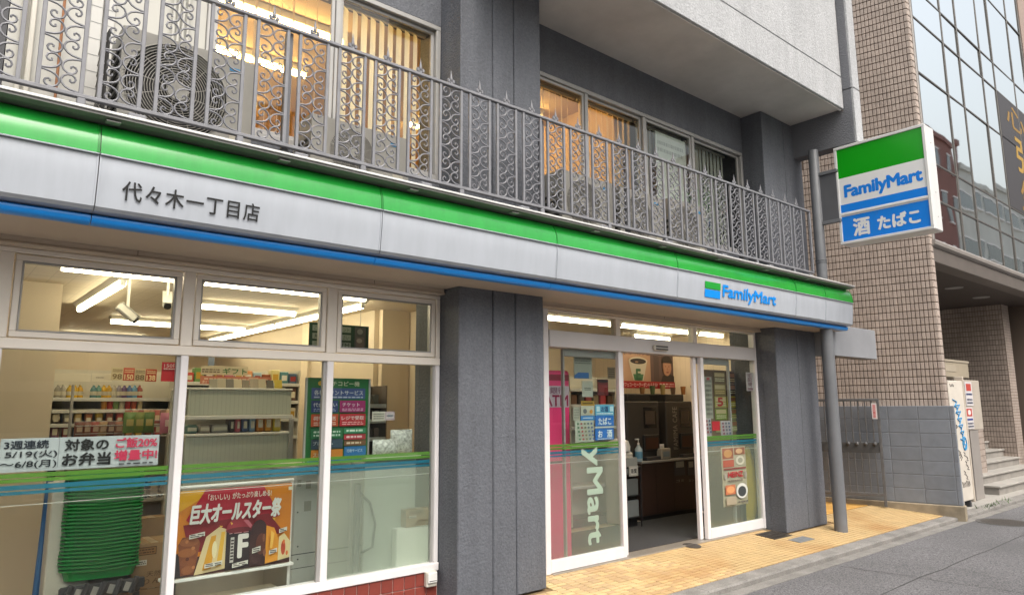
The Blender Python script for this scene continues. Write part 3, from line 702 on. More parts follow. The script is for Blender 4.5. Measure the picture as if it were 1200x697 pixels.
while True:
    c = PX0+PER*k
    if c+HW > 8.66: break
    for s in (-1, 1): inst('bar', bar_me, T((c+s*HW, RY, 0)), rail)
    inst('finial', fin_me, T((c, RY, ZT+0.012)), rail)
    for j in range(5):
        z = ZB+0.010+0.0975+j*0.1935
        if j < 4:
            inst('scroll', scr_me, T((c-HW+0.008, RY, z)), rail)
            if j < 3: inst('scroll', scr_me, T((c+HW-0.008, RY, z+0.0968)) @ Matrix.Rotation(math.pi, 4, 'Z'), rail)
    inst('scroll', half_u, T((c+HW-0.008, RY, ZB+0.012)) @ Matrix.Rotation(math.pi, 4, 'Z'), rail)
    inst('scroll', half_d, T((c+HW-0.008, RY, ZT-0.020)) @ Matrix.Rotation(math.pi, 4, 'Z'), rail)
    k += 1
for c in (PX0+PER*0.5, PX0+PER*6.5-0.02, PX0+PER*14.5, PX0+PER*18.5, PX0+PER*25.5): part('post', cbox(c-0.022, c+0.022, RY+0.02, RY+0.062, 3.046, ZT-0.0125, 0.004), pm('railing_post', (0.115, 0.118, 0.13), 0.5, var=0.1), rail)
part('end_post', cbox(8.632, 8.662, RY-0.015, RY+0.015, ZB+0.011, ZT-0.0125, 0.003), M_IRON, rail)
for i in range(11): part('foot', cbox(PX0+PER*3*i-0.20, PX0+PER*3*i-0.16, RY-0.02, RY+0.02, 3.046, ZB-0.0145, 0.004), M_IRON, rail)

# ================================================================== POLE AND BLADE SIGN
pole = thing('sign_pole', 'tall round grey steel pole standing on the tiles before the right column', 'pole', (8.93, -0.60, -0.05))
part('shaft', lathe([(0.078, -0.06), (0.078, 2.6)], 20, (8.93, -0.60, 0)), M_POLE, pole, True)
part('upper_shaft', lathe([(0.066, 2.6), (0.066, 4.86), (0.06, 4.875), (0.01, 4.88)], 20, (8.93, -0.60, 0)), M_POLE, pole, True)
part('cover_plate', cbox(8.86, 8.868, -0.64, -0.56, 0.42, 0.50, 0.004), M_POLE, pole)
for z in (3.33, 3.36): part('collar', lathe([(0.067, z), (0.073, z+0.002), (0.073, z+0.012), (0.067, z+0.014)], 20, (8.93, -0.60, 0)), M_POLE, pole, True)
part('bracket_arm', [cbox(8.905, 8.955, -0.90, -0.66, 4.50, 4.545, 0.004), cbox(8.905, 8.955, -0.90, -0.66, 3.83, 3.875, 0.004)], M_POLE, pole)
part('bracket_plate', cbox(8.925, 8.94, -0.88, -0.662, 3.876, 4.499, 0.003), pm('bracket_plate', (0.10, 0.102, 0.11), 0.5, var=0.1), pole)
sg = thing('blade_sign', 'projecting box sign with green, white and blue face hung on the grey pole', 'sign', (9.1, -1.42, 3.53))
SX0, SX1, SY0, SY1, SZ0, SZ1 = 8.95, 9.235, -1.965, -0.865, 3.53, 4.83
M_SIGNC = pm('sign_case_white', (0.66, 0.655, 0.645), 0.4, var=0.05, vscale=4)
part('case', cbox(SX0+0.006, SX1-0.006, SY0, SY1, SZ0, SZ1, 0.012), M_SIGNC, sg)
part('case_rim', [cbox(SX0-0.010, SX0+0.005, SY0, SY1, SZ1-0.035, SZ1, 0.004), cbox(SX0-0.010, SX0+0.005, SY0, SY1, SZ0, SZ0+0.035, 0.004), cbox(SX0-0.010, SX0+0.005, SY0, SY0+0.035, SZ0+0.0352, SZ1-0.0352, 0.004), cbox(SX0-0.010, SX0+0.005, SY1-0.035, SY1, SZ0+0.0352, SZ1-0.0352, 0.004)], M_SIGNC, sg)
for yy, zz in ((SY0-0.001, 4.62), (SY0-0.001, 4.0), (SY0-0.001, 3.7)): part('rivet', lathe([(0.001, 0), (0.008, 0), (0.006, -0.004), (0.001, -0.005)], 8, (9.1, yy, zz), 'y'), M_ALUG, sg)
pls = Plane((SX0+0.0045, SY1-0.035, SZ0+0.035), (0, (SY0-SY1)+0.07, 0), (0, 0, SZ1-SZ0-0.07))
pls.N = Vector((-1, 0, 0))
def srect(y0, y1, mat, nm, d=0.0015, x0=0, x1=1): return shape(pls, [(x0, y1), (x1, y1), (x1, y0), (x0, y0)], mat, sg, d, nm)
M_SGR = pm('sign_green', (0.004, 0.33, 0.006), 0.25, var=0.02, coat=0.2); M_SBL = pm('sign_blue', (0.006, 0.21, 0.74), 0.3, var=0.02, coat=0.2); M_SWH = pm('sign_white', (0.74, 0.745, 0.74), 0.35, var=0.02, coat=0.2)
srect(0, 0.318, M_SGR, 'green_field'); srect(0.318, 0.605, M_SWH, 'white_field'); srect(0.605, 0.69, M_SBL, 'blue_band'); srect(0.69, 0.735, M_SWH, 'white_gap'); srect(0.735, 1.0, M_SBL, 'blue_field')
part('divider', cbox(SX0-0.009, SX0+0.004, SY0+0.036, SY1-0.036, SZ0+0.035+(1-0.722)*(SZ1-SZ0-0.07), SZ0+0.035+(1-0.700)*(SZ1-SZ0-0.07), 0.003), M_SIGNC, sg)
lettering(pls, 'FamilyMart', 0.055, 0.40, 0.965, 0.575, M_SBL, sg, 0.003, 0.045, 0.96)
lettering(pls, '酒', 0.13, 0.775, 0.335, 0.965, M_SWH, sg, 0.003, 0.035)
lettering(pls, 'たばこ', 0.42, 0.80, 0.90, 0.945, M_SWH, sg, 0.003, 0.045, 1.02)

# ================================================================== OFFICE STOREY: windows, rooms, blinds
M_OFFW = pm('office_wall', (0.62, 0.42, 0.20), 0.7, var=0.05)
struct('office_floor', box(-3.5, 9.2, 0.31, 5.0, 3.2, 3.40), pm('office_carpet', (0.2, 0.16, 0.12), 0.9))
struct('office_ceiling', box(-3.5, 9.2, 0.302, 5.0, 5.10, 5.3), pm('office_ceiling_board', (0.60, 0.46, 0.27), 0.8))
struct('office_wall_back', box(-3.5, 9.2, 4.0, 4.2, 3.40, 5.10), M_OFFW)
struct('office_wall_cross', box(5.95, 6.1, 0.31, 4.0, 3.40, 5.10), M_OFFW)
def office_window(name, label, xa, xb, posts, z0, z1, panes):
    w = thing(name, label, 'window', ((xa+xb)/2, 0.05, z0))
    frame_rect(xa, xb, z0, z1, 0.045, 0.0, 0.09, M_ALUG, w, 'frame', 0.004)
    for q in posts: part('mullion', cbox(q-0.024, q+0.024, 0.005, 0.085, z0+0.046, z1-0.046, 0.004), M_ALUG, w)
    e = [xa+0.045]+list(posts)+[xb-0.045]
    for i in range(len(e)-1):
        s = frame_rect(e[i]+(0.026 if i else 0.002), e[i+1]-(0.026 if i < len(e)-2 else 0.002), z0+0.048, z1-0.048, 0.03, 0.02+0.02*(i % 2), 0.045+0.02*(i % 2), M_ALUG, w, 'sash', 0.003)
        part('pane', box(e[i]+0.05, e[i+1]-0.05, 0.028+0.02*(i % 2), 0.034+0.02*(i % 2), z0+0.075, z1-0.075), M_OGLASS, w)
    return w
office_window('office_window', 'office window glowing orange behind blinds over the left shop window', 1.32, 3.292, [2.31], 3.425, 4.86, 2)
office_window('office_window', 'four sash office window to the right of the middle column', 4.226, 8.176, [5.17, 6.13, 7.07], 3.425, 4.835, 4)
part('sill_block', box(4.226, 8.176, -0.0005, 0.30, 3.20, 3.4245), M_DARK, shop); part('sill_block', box(1.32, 3.292, -0.0005, 0.30, 3.20, 3.4245), M_DARK, shop)
# pale wall, pipe and tiled strip left of the office window
M_PALE = pm('pale_panel', (0.46, 0.45, 0.41), 0.6, var=0.05, vscale=3)
pw = part('pale_wall', [box(0.215, 0.62, 0.02, 0.25, 3.046, 4.86), box(0.76, 1.318, 0.02, 0.25, 3.046, 4.86)], M_PALE, shop)
part('tiled_strip', [cbox(0.622, 0.688, 0.0, 0.25, 3.046, 4.86, 0.004), cbox(0.692, 0.758, 0.0, 0.25, 3.046, 4.86, 0.004)], pm('strip_tile', (0.50, 0.49, 0.46), 0.5, var=0.05), shop)
for z in [3.15+0.11*i for i in range(15)]: part('joint', box(0.622, 0.758, -0.0015, 0.0, z, z+0.004), pm('strip_joint', (0.30, 0.30, 0.29), 0.8), shop)
for a in (0.27, 0.315): part('door_jamb', cbox(a, a+0.028, -0.02, 0.019, 3.046, 4.86, 0.004), M_IVORY, shop)
part('dark_shutter', box(-0.6, 0.21, 0.02, 0.25, 3.046, 4.86), pm('dark_shutter', (0.06, 0.06, 0.065), 0.6), shop)
for a in (-0.05, 0.05, 0.15): part('shutter_rib', cbox(a, a+0.012, 0.008, 0.0195, 3.046, 4.86, 0.003), pm('dark_shutter_rib', (0.10, 0.10, 0.105), 0.6), shop)
part('pale_jamb', box(-0.6, -0.12, -0.02, 0.018, 3.046, 4.86), M_PALE, shop)
pp = at(72, 40, -0.04)
single('rusty_pipe', tube([(pp.x, -0.04, 3.10), (pp.x, -0.04, 4.86)], 0.008, 8), pm('rusty_pipe', (0.28, 0.12, 0.05), 0.7, var=0.2), 'thin rusty brown pipe on the pale wall behind the railing', 'pipe', smooth=True)
for a, w_ in ((1.10, 'leftmost'), (1.13, 'second from left'), (1.16, 'third from left'), (1.19, 'rightmost')): single('wall_conduit', tube([(a, -0.02, 3.70), (a, -0.02, 4.86)], 0.010, 8), M_PALE, w_+' of four thin pale pipes rising above the largest air conditioner', 'pipe', 'pale pipes above the largest air conditioner', True)
# office strip lights
for i, (a, b) in enumerate((((1.2, 1.1), (2.9, 1.1)), ((1.2, 2.0), (2.9, 2.0)), ((1.0, 3.2), (2.8, 3.2)), ((4.4, 1.2), (5.6, 1.2)), ((4.4, 2.4), (5.8, 2.4)))):
    lamp(a, b, ['office strip light nearest the left office window', 'second office strip light behind the left blinds', 'deepest office strip light behind the left blinds', 'office strip light behind the first right hand sash', 'deeper office strip light behind the second right hand sash'][i], 'office ceiling strip lights', 5.03, M_OTUBE, 0.06)
# vertical blinds: every slat its own part
def blinds(label, xa, xb, z0, z1, y, mat, ang, step=0.082, skip=()):
    t = thing('vertical_blind', label, 'blind', ((xa+xb)/2, y, z1))
    part('track', cbox(xa, xb, y-0.015, y+0.015, z1-0.03, z1, 0.004), M_IVORY, t)
    me = sm('slat', [([(-0.042, 0.004, z0), (0, 0, z0), (0.042, 0.004, z0), (0.042, 0.004, z1-0.031), (0, 0, z1-0.031), (-0.042, 0.004, z1-0.031)], [(0, 1, 4, 5), (1, 2, 3, 4)])], mat)
    x = xa+0.04; i = 0
    while x < xb-0.03:
        if i not in skip: inst('slat', me, T((x, y, 0)) @ Matrix.Rotation(R(ang+random.uniform(-7, 7)), 4, 'Z'), t)
        x += step; i += 1
M_SLAT = film('blind_fabric', (0.76, 0.60, 0.38), 0.90); M_SLATP = film('blind_fabric_pale', (0.86, 0.86, 0.78), 0.97)
blinds('half open orange lit vertical blind behind the left sash over the shop window', 1.38, 2.29, 3.44, 4.83, 0.17, M_SLAT, 62, 0.098)
blinds('pale drawn vertical blind at the right end of the left office window', 2.33, 3.24, 3.44, 4.83, 0.17, M_SLATP, 30, 0.085)
blinds('drawn vertical blind lit orange behind the first right hand sash', 4.29, 5.15, 3.44, 4.80, 0.17, M_SLAT, 42, 0.09)
blinds('open vertical blind lit orange behind the second right hand sash', 5.19, 6.10, 3.44, 4.80, 0.17, M_SLAT, 55, 0.09)
blinds('closed grey vertical blind behind the third right hand sash', 6.16, 7.04, 3.44, 4.80, 0.17, M_SLATP, 12, 0.08)
blinds('closed grey vertical blind behind the sash nearest the right column', 7.10, 8.00, 3.44, 4.80, 0.17, M_SLATP, 12, 0.08)
poster('paper_sheet', 'large white paper sheet stuck inside the third office sash', (at(768, 165, 0.075).x, at(803, 170, 0.075).x, 3.85, at(785, 160, 0.075).z), 0.075, '#dfe2dc', [('f', 0.06, 0.1, 0.9, 0.3, '#b8bbb6', 2, 3)], 'paper')

# air conditioner outdoor units
M_ACW = pm('ac_casing', (0.33, 0.315, 0.28), 0.5, var=0.07, vscale=4); M_ACD = pm('ac_dark', (0.035, 0.033, 0.03), 0.7)
M_WIRE = pm('ac_wire', (0.40, 0.38, 0.34), 0.5)
def ac(label, xa, xb, z0, z1, y0=-0.42, y1=-0.10, big=False, cxf=0.4):
    t = thing('air_conditioner', label, 'air conditioner', ((xa+xb)/2, (y0+y1)/2, 3.046), 'air conditioners on the balcony')
    h = z1-z0; r = h*0.46 if big else h*0.40; cx = xa+max(r*1.06, (xb-xa)*cxf); cz = (z0+z1)/2
    n = 28
    # front sheet with a round opening, then the casing behind
    V = []; F = []
    bx = [(xa, z0), (xb, z0), (xb, z1), (xa, z1)]
    ring = [(cx+r*math.cos(2*math.pi*i/n), cz+r*math.sin(2*math.pi*i/n)) for i in range(n)]
    def edge(a):
        c, s = math.cos(a), math.sin(a); ts = []
        if c > 1e-9: ts.append((xb-cx)/c)
        if c < -1e-9: ts.append((xa-cx)/c)
        if s > 1e-9: ts.append((z1-cz)/s)
        if s < -1e-9: ts.append((z0-cz)/s)
        k_ = min(ts); return (cx+c*k_, cz+s*k_)
    angs = sorted([2*math.pi*i/n for i in range(n)]+[math.atan2(p[1]-cz, p[0]-cx) % (2*math.pi) for p in bx])
    m_ = len(angs)
    for a in angs: V += [(cx+r*math.cos(a), y0, cz+r*math.sin(a)), (edge(a)[0], y0, edge(a)[1])]
    F = [(2*i, 2*i+1, 2*((i+1) % m_)+1, 2*((i+1) % m_)) for i in range(m_)]
    part('front_panel', (V, F), M_ACW, t, fix=False)
    part('casing', [box(xa, xb, y0+0.12, y1, z0, z1), box(xa, xa+0.004, y0+0.001, y0+0.12, z0, z1), box(xb-0.004, xb, y0+0.001, y0+0.12, z0, z1), box(xa+0.004, xb-0.004, y0+0.001, y0+0.12, z1-0.004, z1), box(xa+0.004, xb-0.004, y0+0.001, y0+0.12, z0, z0+0.004)], M_ACW, t)
    part('fan_well', lathe([(0.01, y0+0.118), (r*0.99, y0+0.118), (r*0.99, y0+0.112), (0.01, y0+0.112)], 24, (cx, 0, cz), 'y'), M_ACD, t)
    part('fan_blades', [xf(prism([(r*0.15, -0.04), (r*0.9, -r*0.32), (r*0.92, r*0.30), (r*0.2, 0.05)], -0.004, 0.004, 'y'), T((cx, y0+0.07, cz)) @ Matrix.Rotation(R(120*k_+20), 4, 'Y')) for k_ in range(3)]+[lathe([(0.01, y0+0.05), (r*0.24, y0+0.05), (r*0.24, y0+0.10), (0.01, y0+0.10)], 14, (cx, 0, cz), 'y')], M_ACD, t)
    rings = []; k_ = 0.16
    while k_ < 1.0:
        rings.append(tube([(cx+r*k_*math.cos(2*math.pi*i/28), y0-0.006, cz+r*k_*math.sin(2*math.pi*i/28)) for i in range(28)], 0.0026, 4, True)); k_ += 0.052
    for i in range(12):
        a = 2*math.pi*i/12; rings.append(tube([(cx+r*0.14*math.cos(a), y0-0.003, cz+r*0.14*math.sin(a)), (cx+r*1.02*math.cos(a+0.35), y0-0.003, cz+r*1.02*math.sin(a+0.35))], 0.0026, 4))
    part('fan_grille', rings, M_WIRE, t, True)
    part('hub_disc', lathe([(0.002, y0-0.012), (r*0.2, y0-0.012), (r*0.2, y0-0.008), (0.002, y0-0.008)], 16, (cx, 0, cz), 'y'), M_ACW, t)
    for i in range(7 if big else 5): part('side_fin', cbox(xa-0.006, xa-0.0005, y0+0.03, y1-0.03, z0+h*(0.12+i*0.11), z0+h*(0.17+i*0.11), 0.002), M_ACD, t)
    part('badge', box(xb-0.16, xb-0.09, y0-0.003, y0-0.001, z1-0.09, z1-0.065), P('#2f7fae'), t)
    part('label_plate', box(xb-0.14, xb-0.05, y0-0.003, y0-0.001, z0+0.07, z0+0.13), P('#bdb7a6'), t)
    for a in (xa+0.12, xb-0.16): part('foot', cbox(a, a+0.05, y0+0.01, y1, 3.046, z0-0.0005, 0.004), M_ACW, t)
ac('large air conditioner with a big round grille behind the leftmost scroll panels', 0.74, 1.52, 3.10, 3.75, big=True)
ac('smaller air conditioner below the orange office window', 1.93, 2.72, 3.10, 3.53, -0.42, -0.12)
ac('air conditioner just right of the middle column behind the railing', 4.36, 5.08, 3.10, 3.66)
ac('air conditioner second from the middle column behind the railing', 5.16, 5.86, 3.10, 3.66)
ac('air conditioner below the sash with the white paper sheet', 5.98, 6.62, 3.10, 3.70)
# dark lattice beside the big unit
t = thing('wire_lattice', 'narrow dark wire lattice guard beside the largest air conditioner', 'guard', (0.74, -0.3, 3.046))
part('frame', [cbox(0.672, 0.684, -0.38, -0.14, 3.05, 3.72, 0.003)], M_ACD, t)
for i in range(9): part('wire', [tube([(0.666, -0.37, 3.08+0.07*i), (0.666, -0.15, 3.20+0.07*i)], 0.003, 4), tube([(0.662, -0.15, 3.08+0.07*i), (0.662, -0.37, 3.20+0.07*i)], 0.003, 4)], M_WIRE, t)

# ================================================================== NEIGHBOUR OFFICE BLOCK
NA = R(12); NP = Vector((11.55, -1.04, 0)); ND = Vector((-math.sin(NA), math.cos(NA), 0)); NN = Vector((-math.cos(NA), -math.sin(NA), 0))
def nm_(s, z, off=0.0): return NP+ND*s+NN*off+Vector((0, 0, z))
NB = thing('neighbour_building', 'beige tiled office block with a mirrored glass front next door', 'building', (14.5, 1, -0.1))
M_NT = pm('beige_wall_tile', (0.42, 0.345, 0.295), 0.5, var=0.08, vscale=14, rnd=0.10)
M_NTF = pm('beige_wall_tile_far', (0.42, 0.345, 0.295), 0.5, var=0.13, vscale=9)
M_NG = pm('tile_joint_dark', (0.15, 0.112, 0.088), 0.9)
for m_ in (M_NT, M_NTF): streaks(m_, 1.6, 0.5, 0.84, 1.06)
NBASE = Matrix(((ND.x, -NN.x, 0, NP.x), (ND.y, -NN.y, 0, NP.y), (0, 0, 1, 0), (0, 0, 0, 1)))      # x: along the wall inwards, y: into the wall, z up
nw = part('side_wall', xf(box(0.004, 9, 0.0, 0.35, -0.2, 12), NBASE), M_NG, NB)
TWn, THn = 0.056, 0.1105
ntm = sm('tile', cbox(-TWn/2+0.0045, TWn/2-0.0045, -0.012, 0.006, -THn/2+0.006, THn/2-0.006, 0.004), M_NT)
cells = []
for j in range(96):
    z = 1.46+THn*(j+0.5)
    for i in range(36):
        s_ = TWn*(i+0.5); p = nm_(s_, z); px = ((p-CAM).dot(cr)/(p-CAM).dot(fw)*FPX+600, 348.5-(p-CAM).dot(cu)/(p-CAM).dot(fw)*FPX)
        vis = -15 < px[1] and px[0] > 940 and z < 8.6
        # hidden behind the blade sign?
        hid = 985 < px[0] < 1085 and 168 < px[1] < 262
        if vis and not hid: cells.append(((p-CAM).length, s_, z))
cells.sort()
for d_, s_, z in cells[:300]: inst('tile', ntm, NBASE @ T((s_, random.uniform(-0.0015, 0.0015), z)), nw)
part('tile_field', [xf(cbox(-TWn/2+0.0045+s_, TWn/2-0.0045+s_, -0.012, 0.003, z-THn/2+0.006, z+THn/2-0.006, 0.004), NBASE) for d_, s_, z in cells[300:]], M_NTF, nw, kind='stuff')
# corner return
cor = part('corner_return', [box(11.60, 11.70, -1.034, -0.6, 1.46, 12.0)], M_NG, NB)
cme = sm('corner_tile', cbox(-0.045, 0.062, -0.010, 0.02, -THn/2+0.006, THn/2-0.006, 0.006), M_NT)
for j in range(62): inst('corner_tile', cme, T((11.596, -1.036, 1.46+THn*(j+0.5))), cor)

# glass curtain wall: each pane and each mullion a part
cw = thing('curtain_wall', 'mirrored glass curtain wall on the neighbouring block reflecting the street', 'glass wall', (15, -1.04, 3.6))
M_MIR = bpy.data.materials.new('mirror_glass'); M_MIR.use_nodes = True
n_ = M_MIR.node_tree; b_ = n_.nodes['Principled BSDF']; b_.inputs['Base Color'].default_value = (0.88, 0.90, 0.90, 1); b_.inputs['Metallic'].default_value = 1.0; b_.inputs['Roughness'].default_value = 0.02
tc_ = n_.nodes.new('ShaderNodeTexCoord'); nz_ = n_.nodes.new('ShaderNodeTexNoise'); nz_.inputs['Scale'].default_value = 0.9; nz_.inputs['Detail'].default_value = 1.0
bp_ = n_.nodes.new('ShaderNodeBump'); bp_.inputs['Strength'].default_value = 0.10; bp_.inputs['Distance'].default_value = 0.03
n_.links.new(tc_.outputs['Object'], nz_.inputs['Vector']); n_.links.new(nz_.outputs['Fac'], bp_.inputs['Height']); n_.links.new(bp_.outputs[0], b_.inputs['Normal'])
CY = -1.04
CX = [11.76, 13.12, 13.93, 15.20, 16.00, 17.40, 18.40]
CZ = [3.98, 4.68, 5.30, 6.76, 7.72, 8.30, 9.76, 10.72, 11.5]
M_CWF = pm('curtain_wall_frame', (0.13, 0.12, 0.11), 0.4, metal=0.4, var=0.1); M_CWL = pm('curtain_wall_sill', (0.33, 0.30, 0.275), 0.45, metal=0.2, var=0.06)
for q in CX: part('mullion', cbox(q-0.020, q+0.020, CY-0.008, CY+0.05, 3.96, 11.6, 0.006), M_CWF, cw)
for i in range(len(CX)-1):
    for j in range(len(CZ)-1):
        px = inst('pane', sm('pane', box(0, CX[i+1]-CX[i]-0.042, 0, 0.012, 0, CZ[j+1]-CZ[j]-0.034), M_MIR), T((CX[i]+0.021, CY+random.uniform(0.008, 0.010), CZ[j]+0.017)) @ Matrix.Rotation(R(random.uniform(-0.25, 0.25)), 4, 'Z') @ Matrix.Rotation(R(random.uniform(-0.2, 0.2)), 4, 'X'), cw)
    for j in range(1, len(CZ)): part('transom', cbox(CX[i]+0.0205, CX[i+1]-0.0205, CY-0.004, CY+0.03, CZ[j]-0.016, CZ[j]+0.016, 0.004), M_CWF, cw)
part('corner_trim', cbox(11.665, 11.724, CY-0.015, CY+0.05, 3.96, 11.6, 0.005), M_CWL, cw)
part('sill', [prism([(CY-0.06, 3.955), (CY-0.05, 3.905), (CY+0.05, 3.86), (CY+0.05, 3.975), (CY-0.05, 3.975)], 11.62, 24, 'x')], M_CWL, cw)
part('edge_beam', [cbox(11.62, 24, CY-0.005, CY+0.25, 3.64, 3.859, 0.006)], pm('edge_beam', (0.15, 0.13, 0.115), 0.45, metal=0.3, var=0.08), cw)
part('backing', box(11.70, 18.45, CY+0.06, CY+0.2, 3.98, 11.6), M_BLACK, cw)
part('tile_pier', box(18.45, 24, CY-0.02, CY+0.3, 3.98, 11.6), pm('pier_tile', (0.30, 0.22, 0.18), 0.6, var=0.12, vscale=20), cw)
# reflected dark sign with gold characters, painted as a panel on the glass
ad = poster('reflected_sign_panel', 'painted reflection of a dark grey sign with gold characters at the far right of the glass wall', (16.05, 18.36, 5.32, 7.7), CY-0.004, '#3d3c3f',
    [('t', '心', 0.20, 0.03, 0.75, 0.24, '#8d6d33', 0.02), ('t', '弘', 0.36, 0.30, 0.90, 0.62, '#a5843c', 0.02), ('t', '生', 0.36, 0.68, 0.90, 0.97, '#8d6d33', 0.02)], 'panel')
# recess under the glass: soffit, downlights, tiled wall, steps
M_SOFD = pm('dark_brown_soffit', (0.055, 0.042, 0.036), 0.5, var=0.06)
part('entrance_soffit', box(11.65, 26, CY+0.26, 6.0, 3.665, 3.9), M_SOFD, NB)
for i, (lx, ly) in enumerate(((14.81, -0.30), (16.59, -0.23))):
    t = thing('downlight', ['recessed downlight in the dark soffit nearer the tiled corner', 'recessed downlight in the dark soffit farther from the tiled corner'][i], 'ceiling lamp', (lx, ly, 3.665), 'downlights under the glass block')
    part('ring', lathe([(0.10, 3.655), (0.15, 3.655), (0.15, 3.6645), (0.10, 3.6645)], 20, (lx, ly, 0)), M_ALUG, t); part('lens', lathe([(0.002, 3.659), (0.098, 3.659), (0.098, 3.6645), (0.002, 3.6645)], 20, (lx, ly, 0)), pm('downlight_lens', (0.85, 0.82, 0.75), 0.3, emit=(1, 0.9, 0.75), estr=0.6), t)
RX = 18.1
rw = part('recess_wall', box(RX, 18.55, -0.16, 6, -0.1, 3.664), M_NG, NB)
rme_ = sm('tile', box(-0.009, 0.003, -TWn/2+0.005, TWn/2-0.005, -THn/2+0.006, THn/2-0.006), M_NT)
cnt = 0; rest = []
for j in range(33):
    z = 3.66-THn*(j+0.5)
    for i in range(24):
        y = -0.155+TWn*(i+0.5)
        if cnt < 300 and 1.8 < z < 3.64 and i < 20: inst('tile', rme_, T((RX, y, z)), rw); cnt += 1
        else: rest.append(xf(box(-0.009, 0.003, -TWn/2+0.005, TWn/2-0.005, -THn/2+0.006, THn/2-0.006), T((RX, y, z))))
part('tile_field', rest, M_NTF, rw, kind='stuff')
fr_ = [box(RX+0.003+0.115*i, RX+0.108+0.115*i, -0.172, -0.158, 3.66-0.062*(j+1)+0.008, 3.66-0.062*j) for i in range(4) for j in range(60)]
part('tile_field', fr_, M_NTF, rw, kind='stuff')
pr_ = part('right_pier', box(18.85, 24, -0.62, 6, -0.1, 3.664), M_NG, NB)
part('tile_field', [box(18.853+0.115*i, 18.96+0.115*i, -0.634, -0.618, 3.66-0.062*(j+1)+0.008, 3.66-0.062*j) for i in range(30) for j in range(60)], M_NTF, pr_, kind='stuff')
M_STEP = pm('step_concrete', (0.27, 0.25, 0.225), 0.8, var=0.15, vscale=4, bump=0.3, bscale=120)
SXa = at(1156, 556, -0.55).x
stp = part('entrance_stairs', box(SXa, 18.09, 1.2, 3.0, -0.1, 0.98), M_STEP, NB)
for i in range(7):
    ys = -0.72+0.27*i; zt__ = -0.085+0.155*(i+1); xe = 18.09 if ys > -0.45 else 22.0; ye = ys+0.27
    part('step', cbox(SXa, xe, ys, ye, -0.09, zt__-0.035, 0.004), M_STEP, stp)
    part('tread', cbox(SXa-0.02, xe, ys-0.03, ye-0.001, zt__-0.034, zt__, 0.006), pm('tread_stone', (0.34, 0.32, 0.29), 0.7, var=0.12, vscale=5), stp)
# tiled pillar with dark base left of the steps
PX_, PX2_ = at(1141, 520, -0.3).x, at(1155, 530, -0.3).x; PZ_ = at(1148, 470, -0.3).z; pn_ = int((PX2_-PX_)/0.062); pr__ = int((PZ_-0.2)/THn)
tp = part('tiled_pillar', box(PX_, PX2_, -0.30, 0.3, 0.20, PZ_), M_NG, NB)
part('tile_field', [box(PX_+0.002+0.062*i, PX_+0.055+0.062*i, -0.31, -0.299, 0.21+THn*j, 0.21+THn*(j+1)-0.010) for i in range(pn_) for j in range(pr__)]+[box(PX_-0.01, PX_+0.001, -0.295+0.06*i, -0.24+0.06*i, 0.21+THn*j, 0.21+THn*(j+1)-0.010) for i in range(10) for j in range(pr__)], M_NTF, tp, kind='stuff')
part('pillar_base', box(PX_-0.02, PX2_+0.02, -0.32, 0.32, -0.09, 0.199), pm('dark_base', (0.09, 0.09, 0.09), 0.6, var=0.1), tp)
a = at(1104, 421, -0.2); b = at(1136, 443, -0.2)
t = thing('wall_housing', 'beige metal box housing mounted behind the tiled corner above the graffiti board', 'housing', (a.x, -0.2, b.z))
part('body', cbox(a.x-0.4, b.x, -0.2, 0.3, b.z, a.z, 0.01), pm('beige_housing', (0.40, 0.34, 0.25), 0.5, var=0.06), t)
part('lid', cbox(a.x-0.4, b.x+0.02, -0.215, 0.31, a.z-0.03, a.z+0.015, 0.006), pm('beige_housing_lid', (0.44, 0.38, 0.29), 0.5), t)
part('cover_plate', cbox(a.x-0.2, b.x-0.7, -0.208, -0.2005, b.z+0.1, b.z+0.22, 0.004), pm('beige_housing_lid', (0.44, 0.38, 0.29), 0.5), t)
pl = Plane((RX-0.014, 1.05, 2.12), (0, -0.30, 0), (0, 0, 0.26)); pl.N = Vector((-1, 0, 0))
poster('name_plate', 'small white notice plate on the shaded tiled recess wall', None, 0, '#b9b4ae', [('f', 0.1, 0.15, 0.9, 0.85, '#77736f', 3, 5)], 'plate', pl=pl)

# grey block wall on the boundary, each block a part
bw = thing('block_wall', 'grey painted concrete block wall on the boundary before the tiled building', 'wall', nm_(0.6, -0.1, 0.02))
M_BLK = pm('grey_block_paint', (0.185, 0.20, 0.225), 0.6, var=0.08, vscale=8, rnd=0.07, bump=0.25, bscale=120); M_BJ = pm('block_joint', (0.215, 0.22, 0.235), 0.8)
NBW = NBASE @ T((0, -0.12, 0))
part('core', xf(box(-0.10, 2.4, 0.005, 0.115, 0.06, 1.468), NBW), M_BJ, bw)
for r_ in range(7):
    z0 = 0.075+0.2*r_; off = 0.0 if r_ % 2 == 0 else 0.0
    s0 = -0.105
    widths = [0.062, 0.40, 0.40, 0.40, 0.40, 0.40, 0.40] if True else []
    for wd in widths:
        part('block', xf(cbox(s0+0.003, s0+wd-0.003, 0.0, 0.12, z0+0.003, z0+0.197, 0.005), NBW), M_BLK, bw); s0 += wd
part('base_course', xf(cbox(-0.13, 2.42, -0.03, 0.15, -0.16, 0.072, 0.012), NBW), pm('bare_concrete', (0.27, 0.225, 0.16), 0.9, var=0.25, vscale=6, bump=0.5, bscale=90), bw)
